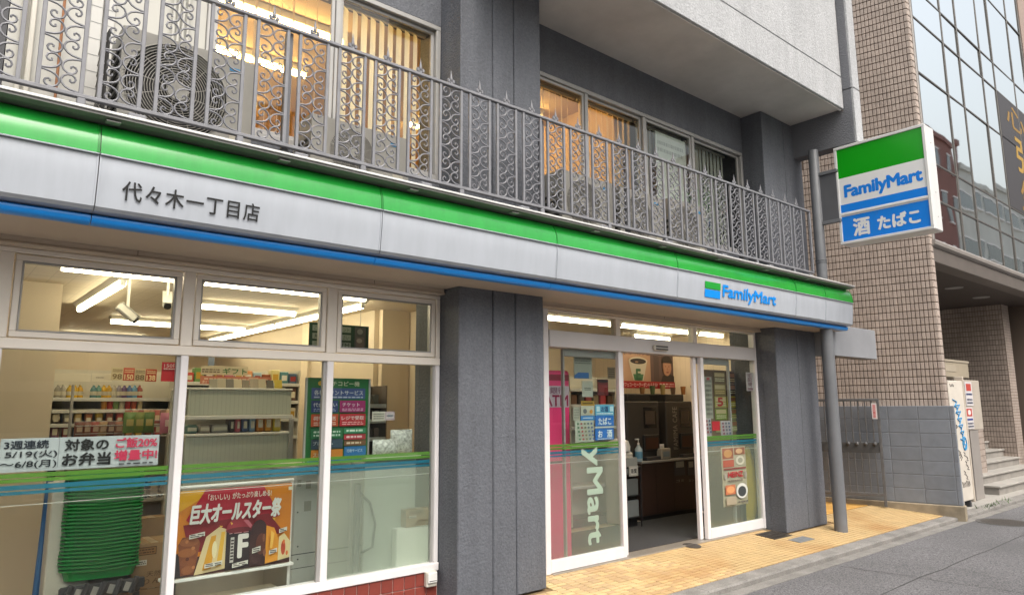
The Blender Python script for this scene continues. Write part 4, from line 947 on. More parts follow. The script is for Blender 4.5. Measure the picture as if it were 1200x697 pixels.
# iron gate in front of it
gt_ = thing('iron_gate', 'low dark iron bar gate standing against the grey block wall', 'gate', nm_(1.1, 0.1, 0.25))
NG_ = NBASE @ T((0.86, -0.24, 0)) @ Matrix.Rotation(R(-7), 4, 'Z')
M_GATE = pm('gate_iron', (0.10, 0.098, 0.098), 0.55, var=0.2, vscale=20)
part('top_rail', xf(cbox(-0.02, 1.1, -0.02, 0.02, 1.545, 1.585, 0.004), NG_), M_GATE, gt_); part('bottom_rail', xf(cbox(-0.02, 1.1, -0.02, 0.02, 0.15, 0.19, 0.004), NG_), M_GATE, gt_)
part('post', xf(cbox(-0.02, 0.02, -0.021, 0.021, 0.0, 1.5449, 0.004), NG_), M_GATE, gt_)
part('lock_panel', xf(cbox(0.02, 1.1, -0.014, 0.014, 0.78, 0.93, 0.004), NG_), pm('gate_panel', (0.05, 0.05, 0.05), 0.7, var=0.3, vscale=15), gt_)
for i in range(11):
    for z0, z1 in ((0.1905, 0.7795), (0.9305, 1.5445)): part('bar', xf(cbox(0.075+0.095*i, 0.093+0.095*i, -0.009, 0.009, z0, z1, 0.002), NG_), M_GATE, gt_)
for i in range(5): part('plant_ornament', xf(lathe([(0.004, -0.03), (0.022, -0.015), (0.026, 0.0), (0.02, 0.018), (0.004, 0.03)], 8, (0.08+0.12*i, -0.03, 0.91)), NG_), M_GATE, gt_, True)
pl = Plane(NG_ @ Vector((0.085, -0.026, 1.28)), NG_.to_3x3() @ Vector((-0.07, 0, 0)), (0, 0, 0.235)); pl.N = NN.copy()
poster('gate_notice', 'narrow white notice with red characters hung on the iron gate', None, 0, '#cfc6c4', [('r', 0.2, 0.08, 0.8, 0.92, '#cf9a9a'), ('t', '立', 0.25, 0.1, 0.75, 0.3, '#a33333'), ('t', '入', 0.25, 0.32, 0.75, 0.5, '#a33333'), ('t', '禁', 0.25, 0.52, 0.75, 0.7, '#a33333'), ('t', '止', 0.25, 0.72, 0.75, 0.9, '#a33333')], 'sign', pl=pl)
# graffiti board
t = thing('graffiti_board', 'tall off white board with blue and black graffiti at the end of the grey wall', 'board', (12.45, -0.9, -0.09))
ga = atz(1127, 598, -0.09); gb = atz(1145, 590, -0.09)
BX0, BX1, BY = ga.x, gb.x-0.36, -0.88
pl = facade_plane((BX0, BX1, 0.02, 1.86), BY)
part('board', cbox(BX0, BX1, BY, BY+0.10, 0.02, 1.86, 0.008), pm('off_white_board', (0.58, 0.53, 0.46), 0.6, var=0.08, vscale=3), t)
part('edge_post', cbox(BX1+0.001, BX1+0.035, BY-0.01, BY+0.12, -0.02, 1.93, 0.006), pm('board_post', (0.55, 0.48, 0.40), 0.5), t)
for xx in (BX0+0.1, BX1-0.15): part('foot', cbox(xx, xx+0.06, BY+0.01, BY+0.09, -0.085, 0.0195, 0.004), M_DGREY, t)
def scribble(pts, mat, r=0.008, nm='graffiti'):
    part(nm, tube([pl.p(x, y, 0.003) for x, y in pts], r, 5), mat, t)
bl = P('#2d86b8'); bk = P('#4a4440')
rr = random.Random(5)
for k_ in range(7):
    y0 = 0.16+0.055*k_; scribble([(0.18+0.055*k_+rr.uniform(-.05, .05), y0), (0.45+0.04*k_, y0+0.02), (0.30+0.06*k_, y0+0.05), (0.62+0.03*k_, y0+0.045), (0.42+0.05*k_, y0+0.085)], bl, 0.011)
scribble(ell(0.72, 0.53, 0.13, 0.055, 14)+[(0.85, 0.53)], bl, 0.011)
for k_ in range(6):
    x0, y0 = 0.55+rr.uniform(-.1, .2), 0.60+0.038*k_; scribble([(x0, y0), (x0+0.1, y0+0.015), (x0+0.02, y0+0.03), (x0+0.14, y0+0.035)], bk, 0.005)
for k_ in range(6):
    x0 = 0.30+0.09*k_; scribble([(x0, 0.845+rr.uniform(-.01, .01)), (x0+0.05, 0.87), (x0+0.01, 0.885)], bk, 0.005)
for k_ in range(3): scribble([(0.25+0.05*k_, 0.58+0.02*k_), (0.38+0.04*k_, 0.60+0.02*k_), (0.27+0.05*k_, 0.625+0.02*k_)], bk, 0.005)
scribble(ell(0.28, 0.385, 0.04, 0.014, 10)+[(0.32, 0.385)], bk, 0.006)
for k_ in range(3): scribble([(0.1+0.1*k_, 0.03), (0.16+0.1*k_, 0.05)], bk, 0.005)
# small notices on a panel right of it
na = at(1130, 447, -0.7); nb_ = at(1141, 475, -0.7)
M_NOTE = '#c9c4c4'
w_ = nb_.x-na.x
poster('entrance_notice', 'upper white notice with a red square beside the graffiti board', (na.x, nb_.x, nb_.z, na.z), -0.7, M_NOTE, [('r', 0.15, 0.08, 0.85, 0.38, '#b4453a'), ('f', 0.1, 0.45, 0.9, 0.60, '#30406a', 1, 2), ('f', 0.1, 0.68, 0.9, 0.95, '#555a6a', 2, 3)], 'notice')
na2 = at(1131, 477, -0.7); nb2 = at(1142, 502, -0.7)
poster('entrance_notice', 'lower white notice with a red emblem and blue line beside the graffiti board', (na2.x, nb2.x, nb2.z, na2.z), -0.7, M_NOTE, [('r', 0.12, 0.06, 0.88, 0.42, '#b4453a'), ('e', 0.5, 0.24, 0.22, 0.12, '#d9cfcb'), ('r', 0.1, 0.52, 0.9, 0.60, '#2c3f8a'), ('f', 0.1, 0.68, 0.9, 0.95, '#555a6a', 2, 4)], 'notice')
a = at(1140, 447, -0.6); b = at(1147, 468, -0.6)
single('meter_box', cbox(a.x, b.x, -0.6, -0.45, b.z, a.z, 0.01), pm('meter_grey', (0.42, 0.42, 0.43), 0.5, var=0.05), 'small grey meter box right of the entrance notices', 'meter')
part('notice_board', cbox(na.x-0.05, a.x, -0.69, -0.62, nb2.z-0.02, na.z+0.03, 0.006), pm('notice_board', (0.42, 0.37, 0.31), 0.6, var=0.08), NB)
part('notice_post', cbox(na.x+0.1, na.x+0.5, -0.68, -0.63, -0.085, nb2.z-0.021, 0.006), M_CWL, NB)
# weeds at the kerb end
t = thing('weed_tuft', 'small green weeds growing at the kerb below the graffiti board', 'plant', (12.7, -1.0, -0.1))
rr = random.Random(3); wv = []
for i in range(60):
    p = Vector((12.5+rr.uniform(0, 1.6), -1.02+rr.uniform(-0.08, 0.06), -0.10)); q = p+Vector((rr.uniform(-.06, .06), rr.uniform(-.05, .05), rr.uniform(0.03, 0.09))); s_ = Vector((rr.uniform(-.012, .012), rr.uniform(-.012, .012), 0)); wv.append(([tuple(p-s_), tuple(p+s_), tuple(q)], [(0, 1, 2)]))
part('leaves', wv, pm('weed_green', (0.06, 0.11, 0.03), 0.7, var=0.2), t, fix=False)

# ================================================================== ACROSS THE STREET (seen only as reflections)
M_WIN = pm('far_window', (0.06, 0.075, 0.085), 0.08, spec=0.6)
def block(label, xa, xb, h, col, rows, cols, y=-12.4, rib=False, wfrac=0.5, hfrac=0.45, depth=14):
    t = thing('opposite_building', label, 'building', ((xa+xb)/2, y, -0.03), 'buildings across the street')
    m = pm('opposite_wall_%02x%02x%02x' % tuple(int(c*255) for c in col), col, 0.8, var=0.08, vscale=0.6)
    part('wall', box(xa, xb, y-depth, y, -0.1, h), m, t)
    part('parapet', box(xa-0.1, xb+0.1, y-0.4, y+0.12, h, h+0.35), m, t)
    ch = h/rows; cwid = (xb-xa)/cols
    me = sm('window', box(-cwid*wfrac/2, cwid*wfrac/2, -0.05, 0.03, -ch*hfrac/2, ch*hfrac/2), M_WIN); fe = sm('window_frame', [box(-cwid*wfrac/2-0.08, cwid*wfrac/2+0.08, 0.0, 0.06, ch*hfrac/2+0.005, ch*hfrac/2+0.1), box(-cwid*wfrac/2-0.08, cwid*wfrac/2+0.08, 0.0, 0.10, -ch*hfrac/2-0.1, -ch*hfrac/2-0.005)], M_ALUW)
    for j in range(rows):
        for i in range(cols):
            w_ = inst('window', me, T((xa+cwid*(i+0.5), y, ch*(j+0.52))), t); f_ = inst('window_frame', fe, T((xa+cwid*(i+0.5), y, ch*(j+0.52))), t)
block('brown tiled building reflected in the lower left of the mirrored glass wall', 39.0, 51.5, 18.5, (0.20, 0.085, 0.07), 6, 6, wfrac=0.30)
block('pale building with ribbon windows reflected in the mirrored glass wall', 51.7, 74.0, 17.0, (0.52, 0.52, 0.49), 5, 5, wfrac=0.86, hfrac=0.32)
block('grey building across the street reflected in the shop windows', -24.0, -4.5, 6.5, (0.50, 0.49, 0.46), 2, 7, y=-15.0)
block('low beige building across the street reflected in the door panes', -4.3, 12.0, 4.2, (0.55, 0.50, 0.43), 1, 6, y=-15.0)
block('pale block across the street farther right', 12.2, 38.8, 6.0, (0.52, 0.51, 0.49), 2, 9, y=-15.0)

# ================================================================== INSIDE THE LEFT WINDOW
# banner of three printed sheets on the glass
rc = rect(2, 514, 184, 551, 0.016)
pl = facade_plane((0.389, rc[1], 1.150, 1.335), 0.0145)
poster('window_banner', 'long white window banner with black and red bento lettering above the stripes', None, 0, '#b9bcc0', [
    ('r', 0.340, 0.0, 0.345, 1.0, '#8f9297'), ('r', 0.0, 0.90, 1.0, 1.0, '#aeb1b5'),
    ('t', '3週連続', 0.02, 0.06, 0.28, 0.32, '#1b2230', 0.03), ('t', '5/19(火)', 0.03, 0.36, 0.335, 0.62, '#23262c', 0.02), ('t', '〜6/8(月)', 0.005, 0.66, 0.335, 0.92, '#23262c', 0.02),
    ('t', '対象の', 0.375, 0.06, 0.655, 0.43, '#121316', 0.035), ('t', 'お弁当', 0.365, 0.49, 0.675, 0.90, '#121316', 0.035),
    ('t', 'ご飯20%', 0.70, 0.06, 0.985, 0.40, '#b92a4c', 0.03), ('t', '増量中!', 0.695, 0.46, 0.99, 0.80, '#b92a4c', 0.035), ('f', 0.73, 0.86, 0.97, 0.95, '#2a2c30', 1, 4)], 'banner', pl=pl)
rc = rect(190, 424, 210, 447, 0.016)
poster('red_notice', 'small red notice in the top corner of the left pane', rc, 0.0145, '#b5161a', [('t', '150円', 0.12, 0.08, 0.9, 0.28, '#d9b9a8'), ('r', 0, 0.40, 1, 0.46, '#8e1013'), ('f', 0.1, 0.3, 0.9, 0.4, '#d9b9a8', 1, 2)], 'notice')

# security cameras
def seccam(label, p, yaw, pitch, L=0.16):
    t = thing('security_camera', label, 'camera', p, 'security cameras under the shop ceiling'); p = Vector(p)
    part('ceiling_plate', lathe([(0.002, 2.545), (0.05, 2.545), (0.05, 2.559), (0.002, 2.559)], 14, (p.x, p.y, 0)), M_WHITE, t)
    part('stem', tube([(p.x, p.y, 2.545), (p.x, p.y, p.z+0.03)], 0.012, 8), M_WHITE, t, True)
    m = T(p) @ Matrix.Rotation(R(yaw), 4, 'Z') @ Matrix.Rotation(R(pitch), 4, 'Y')
    bd = part('body', xf(cbox(-L*0.55, L*0.45, -0.033, 0.033, -0.03, 0.03, 0.008), m), M_WHITE, t)
    part('sunshade', xf(cbox(-L*0.55, L*0.55, -0.037, 0.037, 0.031, 0.036, 0.002), m), M_WHITE, bd)
    part('lens', xf(lathe([(0.003, L*0.45), (0.028, L*0.45), (0.028, L*0.58), (0.018, L*0.59), (0.003, L*0.58)], 12, (0, 0, 0), 'x'), m), M_BLACK, t, True)
p = at(149, 367, 1.25); seccam('white box security camera pointing down to the right', (p.x, p.y, p.z), 8, 38)
p = at(196, 352, 1.25); seccam('white security camera seen end on near the window mullion', (p.x+0.0, p.y, p.z), -100, 40)

# back shelf with drinks
def shelf_unit(label, xa, xb, y0, y1, zs, top, nm='shelf_unit', mat=None, group=None, posts=True, cat='shelf'):
    t = thing(nm, label, cat, ((xa+xb)/2, (y0+y1)/2, 0), group); mat = mat or M_IVORY
    part('back_panel', box(xa, xb, y1-0.02, y1, 0.05, top), mat, t)
    part('plinth', box(xa, xb, y0+0.02, y1-0.021, 0.002, 0.10), M_DGREY, t)
    for z in zs:
        s_ = part('shelf', cbox(xa+0.012, xb-0.012, y0, y1-0.021, z-0.022, z, 0.004), mat, t)
        part('price_rail', cbox(xa+0.012, xb-0.012, y0-0.012, y0-0.001, z-0.03, z+0.006, 0.003), pm('price_rail', (0.55, 0.55, 0.52), 0.4), s_)
    if posts:
        for a in (xa, xb-0.012): part('side_panel', box(a, a+0.0118, y0, y1-0.0205, 0.02, top), mat, t)
    return t
SY = 3.1
sa = at(62, 440, SY); sb_ = at(205, 440, SY)
zl = [at(120, y, SY).z for y in (513, 496, 480, 466.5, 448)]
shelf_unit('white drinks shelf deep inside behind the left window', sa.x, sb_.x+0.3, SY, SY+0.45, [0.25, 0.6]+zl[1:4], zl[4]+0.14)
# header boxes and price cards
for x0, x1, lab in ((64, 106, 'blank white header box over the drinks shelf, beside the partition'), (108, 131, 'white header box over the drinks shelf, with a small logo')):
    rc = rect(x0, 437, x1, 447, SY-0.05); poster('header_box', lab, rc, SY-0.05, '#d6cfbf', [('f', 0.2, 0.4, 0.6, 0.65, '#8f8a7c', 1, 7)] if x0 > 100 else [], 'sign')
for i, (x0, x1, c1, c2, s_) in enumerate(((131, 144, '#cbbf9f', '#7d6a48', '98'), (145, 157, '#b64a35', '#e3c9a0', '150'), (158, 170, '#b8a98a', '#6d5b41', '88'), (171, 183, '#a5432f', '#e3c9a0', '138'))):
    rc = rect(x0, 430+i*0.7, x1, 445.5+i*0.5, SY-0.09)
    poster('price_card', ['beige price card on the drinks shelf, beside the white logo header', 'red price card between the two beige cards', 'beige price card between the two red cards', 'dark red price card at the right end of the shelf header'][i], rc, SY-0.09, c1, [('t', s_, 0.1, 0.5, 0.9, 0.92, c2, 0.04), ('f', 0.1, 0.12, 0.9, 0.4, c2, 2, i)], 'price card')
def bottle_geo(r, h):
    return lathe([(r*0.9, 0), (r, h*0.03), (r, h*0.62), (r*0.75, h*0.75), (r*0.36, h*0.86), (r*0.34, h*0.97), (0.002, h*0.97)], 10), lathe([(r*0.4, h*0.955), (r*0.42, h*1.0), (0.002, h*1.0)], 10)
def bottle(x, y, z, r, h, col, cap, label, group):
    g, c = bottle_geo(r, h); t = thing('bottle', label, 'bottle', (x, y, z), group)
    b = part('body', xf(g, T((x, y, z))), P(col, 0.25), t, True); part('cap', xf(c, T((x, y, z))), P(cap, 0.4), t, True)
    part('label_band', lathe([(r*1.015, z+h*0.22), (r*1.015, z+h*0.5), (r*1.0, z+h*0.5)], 10, (x, y, 0)), P('#c9c2ae'), t, True)
rr = random.Random(11)
top_z = zl[3]
cols = [(68, '#9a958a', 'grey'), (74, '#a8a49a', 'pale grey'), (82, '#c9a312', 'yellow'), (88, '#d2ab10', 'yellow'), (94, '#c79a12', 'yellow'), (110, '#4f7f86', 'teal'), (116, '#5f9088', 'sea green'), (122, '#d0a51c', 'golden yellow'), (128, '#caa018', 'golden yellow'), (134, '#b8b3a6', 'off white'), (140, '#8d8794', 'lilac'), (146, '#69507f', 'purple'), (152, '#4a6fa3', 'blue'), (158, '#6aa0c4', 'light blue'), (164, '#9c4a40', 'brick red')]
for px, c, nm in cols:
    q = at(px, 458, SY+0.06); bottle(q.x, SY+0.08, top_z+0.001, 0.030, at(px, 450.5, SY+0.06).z-top_z, c, '#d8d2c4', {82: 'leftmost yellow bottle of the trio beside the beige partition', 88: 'middle yellow bottle of the trio beside the beige partition', 94: 'rightmost yellow bottle of the trio beside the beige partition', 122: 'golden yellow bottle next to the sea green one on the drinks shelf', 128: 'golden yellow bottle next to the off white one on the drinks shelf'}.get(px, nm+' bottle on the top drinks shelf'), 'drinks on the shelf behind the left window')
for i, (px, c, nm) in enumerate(((122, '#c98a2a', 'orange'), (129, '#b23a2c', 'red'), (136, '#7fa05c', 'green'), (143, '#c9bfa6', 'cream'), (150, '#a82c22', 'crimson'), (157, '#b5563a', 'rust red'), (164, '#c3b28a', 'tan'))):
    q = at(px, 474, SY+0.06); z = zl[2]; h = at(px, 468.5, SY+0.05).z-z
    t = thing('cup_noodle', nm+' cup noodle on the second drinks shelf', 'cup', (q.x, SY+0.07, z+0.001), 'cups on the shelf behind the left window')
    part('cup', lathe([(0.022, z+0.001), (0.031, z+h*0.95), (0.033, z+h)], 12, (q.x, SY+0.07, 0)), P(c), t, True); part('lid', lathe([(0.033, z+h+0.0005), (0.033, z+h+0.004), (0.002, z+h+0.004)], 12, (q.x, SY+0.07, 0)), P('#d9d0bd'), t)
pal = [('#7d2f2a', 'maroon'), ('#b8a06a', 'wheat'), ('#5a6b3f', 'olive'), ('#c9c0aa', 'ivory'), ('#8a4a2c', 'sienna'), ('#46586e', 'steel blue'), ('#a8642f', 'ginger'), ('#6a3a52', 'mulberry'), ('#93937c', 'lichen'), ('#b5443a', 'tomato'), ('#3f4a44', 'bottle green'), ('#c2a02e', 'gold')]
for row, (zz, nmrow, off) in enumerate(((zl[1], 'third', 3), (zl[0] if zl[0] < zl[1]-0.05 else zl[1]-0.25, 'fourth', 7), (0.6, 'fifth', 1))):
    hh_ = (zl[2]-zl[1])*0.72 if row == 0 else 0.16
    for i in range(12):
        c, nm = pal[(i*5+off) % 12]; xq = sa.x+0.06+(sb_.x-sa.x)*i/12
        tt_ = thing('goods_pack', nm+' pack on the '+nmrow+' shelf down of the drinks shelf', 'pack', (xq, SY+0.07, zz), 'packs on the lower drinks shelves')
        part('pack', cbox(xq-0.030, xq+0.030, SY+0.02, SY+0.10, zz+0.001, zz+0.001+hh_*(1.05+0.25*((i*7+row) % 3)/2), 0.006), P(c, 0.4), tt_)
        part('label_panel', box(xq-0.02, xq+0.02, SY+0.018, SY+0.0195, zz+hh_*0.25, zz+hh_*0.6), P('#cbc3ae'), tt_)
# snack bags on wire racks nearer the glass
def bag_geo(w, h, d):
    V = []; F = []; nx, nz = 4, 6
    for side in (-1, 1):
        for j in range(nz+1):
            for i in range(nx+1):
                u = i/nx*2-1; v_ = j/nz*2-1
                bul = max(0.0, (1-u*u))**0.5*max(0.0, (1-v_*v_))**0.55
                V.append((u*w/2, side*d/2*bul, (v_+1)/2*h))
    n1 = (nx+1)*(nz+1)
    for s_ in range(2):
        for j in range(nz):
            for i in range(nx):
                a = s_*n1+j*(nx+1)+i; q = (a, a+1, a+nx+2, a+nx+1); F.append(q if s_ == 0 else q[::-1])
    return (V, F)
def bag(x, y, z, w, h, d, col, label, group, rz=0, tag_col='#d6cdb4'):
    t = thing('snack_bag', label, 'snack bag', (x, y, z), group); m = T((x, y, z)) @ Matrix.Rotation(R(rz), 4, 'Z')
    part('bag', xf(bag_geo(w, h, d), m), P(col, 0.35), t, True)
    part('print_panel', xf(box(-w*0.28, w*0.28, -d*0.52-0.002, -d*0.52, h*0.34, h*0.66), m), P(tag_col), t)
RYk = 2.35
ra = at(84, 515, RYk); rb = at(207, 515, RYk)
z_lo = at(120, 511, RYk).z; z_mid = at(120, 497, RYk).z
rk = thing('wire_rack', 'wire rack of snack bags behind the long banner', 'rack', ((ra.x+rb.x)/2, RYk, 0))
for z in (0.35, 0.75, z_lo, z_mid):
    part('wire_shelf', [tube([(ra.x+0.02*i*1.0, RYk-0.14, z-0.004), (ra.x+0.02*i*1.0, RYk+0.16, z-0.004)], 0.002, 4) for i in range(int((rb.x-ra.x)/0.02)+1)]+[tube([(ra.x, RYk-0.14, z-0.008), (rb.x, RYk-0.14, z-0.008)], 0.004, 5), tube([(ra.x, RYk-0.14, z+0.03), (rb.x, RYk-0.14, z+0.03)], 0.003, 5)], M_ALUG, rk)
for a in (ra.x, rb.x): part('upright', tube([(a, RYk+0.165, 0.0), (a, RYk+0.165, z_mid+0.35)], 0.012, 6), M_ALUG, rk)
hues = ['#6d3a2c', '#7d4a3a', '#8a3328', '#9a7a55', '#5d2f26', '#8f5a45']; hn = ['dark brown', 'chestnut', 'maroon', 'tan', 'cocoa', 'copper']
for i in range(6):
    q = at(91+9.2*i, 508, RYk); bag(q.x, RYk-0.05, z_lo+0.002, 0.075, at(91, 498.5, RYk).z-z_lo+0.03, 0.05, hues[i], hn[i]+' snack bag in the row behind the long banner', 'snack bags on the wire rack', rr.uniform(-6, 6), '#b49a86')
for i, (px, c, nm) in enumerate(((150, '#5c7a34', 'green'), (161, '#6a7a2c', 'olive green'), (172, '#4d6a2f', 'deep green'))):
    q = at(px, 510, RYk-0.2); bag(q.x, RYk-0.22, z_lo+0.03, 0.10, at(px, 484, RYk-0.2).z-z_lo-0.02, 0.06, c, nm+' snack bag standing in the rack by the window mullion', 'green snack bags by the mullion', rr.uniform(-8, 8), '#a89a5a')
q = at(196, 511, RYk-0.25); bag(q.x, RYk-0.27, z_lo+0.02, 0.15, at(196, 486, RYk-0.25).z-z_lo, 0.06, '#b8708a', 'large pink snack bag beside the window mullion', 'green snack bags by the mullion', 4, '#d9c2c6')
for i in range(8):
    q = at(150+6.5*i, 478, RYk+0.35); bag(q.x, RYk+0.30, zl[1]-0.02, 0.07, 0.15, 0.05, ['#8c4a3c', '#a0705a', '#7d3a34', '#b08a6a', '#8a6a55', '#9a4f45', '#6d4a3f', '#a88a72'][i], ['brick', 'sandy', 'burgundy', 'biscuit', 'taupe', 'terracotta', 'umber', 'fawn'][i]+' snack bag on the upper rack beside the mullion', 'snack bags on the upper rack', rr.uniform(-9, 9), '#c0a890')
part('wire_shelf', box(at(145, 480, RYk+0.3).x, at(207, 480, RYk+0.3).x, RYk+0.2, RYk+0.42, zl[1]-0.03, zl[1]-0.021), M_ALUG, rk)

# stack of green baskets on a dolly
BYc = 1.05
ba = at(78, 620, BYc-0.15); bb = at(157, 620, BYc-0.15); bx = (ba.x+bb.x)/2+0.03; bwid = 0.47
zb0 = at(118, 677, BYc-0.14).z; zb1 = at(118, 563, BYc-0.14).z
M_BSK = pm('green_basket', (0.012, 0.24, 0.045), 0.4, var=0.05, vscale=9)
dol = thing('basket_dolly', 'black wheeled dolly under the stack of green baskets', 'dolly', (bx, BYc, 0))
zt = zb0-0.015
part('tray', cbox(bx-0.24, bx+0.24, BYc-0.19, BYc+0.17, zt-0.10, zt-0.03, 0.012), M_DGREY, dol)
part('rim', [cbox(bx-0.26, bx+0.26, BYc-0.215, BYc-0.191, zt-0.07, zt, 0.008), cbox(bx-0.26, bx+0.26, BYc+0.171, BYc+0.19, zt-0.07, zt, 0.008)], M_DGREY, dol)
for i in range(5): part('rib', xf(cbox(-0.018, 0.018, -0.03, 0.0, -0.10, 0.015, 0.008), T((bx-0.20+0.10*i, BYc-0.216, zt)) @ Matrix.Rotation(R(18), 4, 'Y')), M_DGREY, dol); 
for i in range(4): part('bracket_face', xf(cbox(-0.022, 0.022, -0.004, 0.0, -0.03, 0.03, 0.004), T((bx-0.15+0.10*i, BYc-0.217, zt-0.05)) @ Matrix.Rotation(R(18), 4, 'Y')), M_ALUG, dol)
for sx in (-0.22, 0.22):
    for sy in (-0.16, 0.14):
        part('column_leg', cbox(bx+sx-0.02, bx+sx+0.02, BYc+sy-0.02, BYc+sy+0.02, 0.082, zt-0.101, 0.004), M_DGREY, dol)
        w_ = part('wheel', lathe([(0.01, -0.012), (0.04, -0.012), (0.04, 0.012), (0.01, 0.012)], 14, (bx+sx, BYc+sy, 0.041), 'y'), M_BLACK, dol, True)
        part('hub', lathe([(0.004, -0.014), (0.015, -0.014), (0.015, 0.014), (0.004, 0.014)], 10, (bx+sx, BYc+sy, 0.041), 'y'), M_ALUG, w_)
NBK = 27; pitch = (zb1-zb0)/NBK
def basket_geo(w, d, h):
    prof = []
    n = 6
    def ringpts(k_, z, bulge=0.0):
        pts = []
        hw, hd, r_ = w/2*k_, d/2*k_, 0.06
        for cxs, cys, a0 in ((1, -1, -90), (1, 1, 0), (-1, 1, 90), (-1, -1, 180)):
            for i in range(4):
                a = R(a0+30*i); pts.append((cxs*(hw-r_)+r_*math.cos(a), cys*(hd-r_)+r_*math.sin(a), z))
        return pts
    rings = [ringpts(0.90, 0), ringpts(0.965, h-0.010), ringpts(1.05, h-0.010), ringpts(1.05, h), ringpts(0.985, h), ringpts(0.885, 0.006)]
    V = []; F = []; k_ = len(rings[0])
    # wavy rim: dips at the middle of the long sides
    for r_ in rings: V += r_
    for i in range(len(rings)-1):
        for j in range(k_): F.append((i*k_+j, i*k_+(j+1) % k_, (i+1)*k_+(j+1) % k_, (i+1)*k_+j))
    F.append(tuple(range(k_))[::-1]); F.append(tuple(range(5*k_, 6*k_)))
    return (V, F)
hB = pitch*3.0
bme = sm('basket', basket_geo(bwid, 0.32, hB), M_BSK)
hme = sm('handle', tube([(-bwid*0.36, -0.172, hB-0.006), (-bwid*0.22, -0.178, hB-0.010), (0, -0.180, hB-0.014), (bwid*0.22, -0.178, hB-0.010), (bwid*0.36, -0.172, hB-0.006)], 0.006, 6), pm('basket_handle', (0.03, 0.20, 0.05), 0.35), True)
for i in range(NBK):
    kk = NBK-i; sfx = 'th' if 10 < kk % 100 < 14 else {1: 'st', 2: 'nd', 3: 'rd'}.get(kk % 10, 'th')
    t = thing('shopping_basket', 'topmost green plastic shopping basket of the tall nested stack' if kk == 1 else 'green plastic shopping basket at the bottom of the tall nested stack' if i == 0 else 'green shopping basket, %d%s from the top of the tall nested stack' % (kk, sfx), 'basket', (bx, BYc, zb0-hB+pitch+i*pitch+0.001), 'nested green shopping baskets')
    jx_, jr = rr.uniform(-0.004, 0.004), rr.uniform(-1.2, 1.2)
    m = T((bx+jx_, BYc, zb0+i*pitch)) @ Matrix.Rotation(R(jr-8), 4, 'Z')
    inst('shell', bme, m, t); inst('handle', hme, m, t)
# cardboard boxes right of the stack
M_CARD = pm('cardboard', (0.33, 0.205, 0.10), 0.8, var=0.06, vscale=5)
def carton(label, xa, xb, y0, y1, z0, z1, marks=True):
    t = thing('cardboard_box', label, 'box', ((xa+xb)/2, (y0+y1)/2, z0), 'cardboard boxes in the shop'); part('box', cbox(xa, xb, y0, y1, z0, z1, 0.004), M_CARD, t)
    part('tape', box((xa+xb)/2-0.025, (xa+xb)/2+0.025, y0-0.0015, y1, z1+0.0003, z1+0.0012), pm('parcel_tape', (0.42, 0.30, 0.17), 0.3), t)
    p_ = facade_plane((xa, xb, z0, z1), y0)
    if marks: printed(p_, [('r', 0.12, 0.08, 0.55, 0.26, '#5a3f22'), ('r', 0.14, 0.10, 0.53, 0.24, '#93693c'), ('f', 0.16, 0.11, 0.5, 0.23, '#5a3f22', 2, 3), ('r', 0.1, 0.36, 0.34, 0.48, '#c9c3b5'), ('f', 0.12, 0.38, 0.32, 0.46, '#44403a', 2, 8), ('t', '天然水', 0.35, 0.62, 0.85, 0.74, '#5a3f22'), ('t', 'りんご', 0.3, 0.78, 0.9, 0.9, '#5a3f22')], t)
ca = at(152, 640, 1.0); cb = at(196, 640, 1.0); zc1 = at(165, 637, 1.0).z; zc0 = at(165, 690, 1.0).z
carton('upper cardboard box of the pair right of the green baskets', ca.x+0.02, cb.x+0.06, 1.0, 1.3, zc0, zc1)
carton('lower cardboard box of the pair right of the green baskets', ca.x+0.01, cb.x+0.06, 0.99, 1.31, 0.002, zc0-0.002, False)
ca = at(160, 615, 1.35); carton('small plain carton standing behind the pair of cardboard boxes', ca.x, ca.x+0.22, 1.35, 1.5, at(160, 634, 1.35).z, at(160, 608, 1.35).z, False)
carton('carton on the floor under the small plain carton', ca.x-0.02, ca.x+0.30, 1.34, 1.52, 0.002, at(160, 634, 1.35).z-0.002, False)
# pale panel and blue post left of the baskets
a = at(62, 570, 1.0); b = at(80, 640, 1.0)
t = thing('pale_cabinet', 'pale beige low cabinet left of the green baskets', 'cabinet', (b.x, 1.1, 0)); part('body', cbox(a.x, b.x+0.14, 1.0, 1.4, 0.10, a.z, 0.008), M_IVORY, t); part('plinth', box(a.x+0.02, b.x+0.12, 1.02, 1.38, 0.002, 0.099), M_DGREY, t); part('top', cbox(a.x-0.01, b.x+0.15, 0.99, 1.41, a.z+0.001, a.z+0.02, 0.005), M_WHITE, t)
a = at(52, 600, 1.2)
t = thing('blue_mop', 'blue mop handle leaning behind the beige partition', 'mop', (a.x, 1.2, 0)); part('handle', tube([(a.x+0.02, 1.2, 1.15), (a.x-0.01, 1.2, 0.08)], 0.022, 8), P('#2a5f94'), t, True); part('head', cbox(a.x-0.06, a.x+0.06, 1.14, 1.28, 0.0, 0.08, 0.02), M_DGREY, t); part('grip', tube([(a.x+0.022, 1.2, 1.16), (a.x+0.0195, 1.2, 1.0)], 0.026, 8), M_BLACK, t, True)

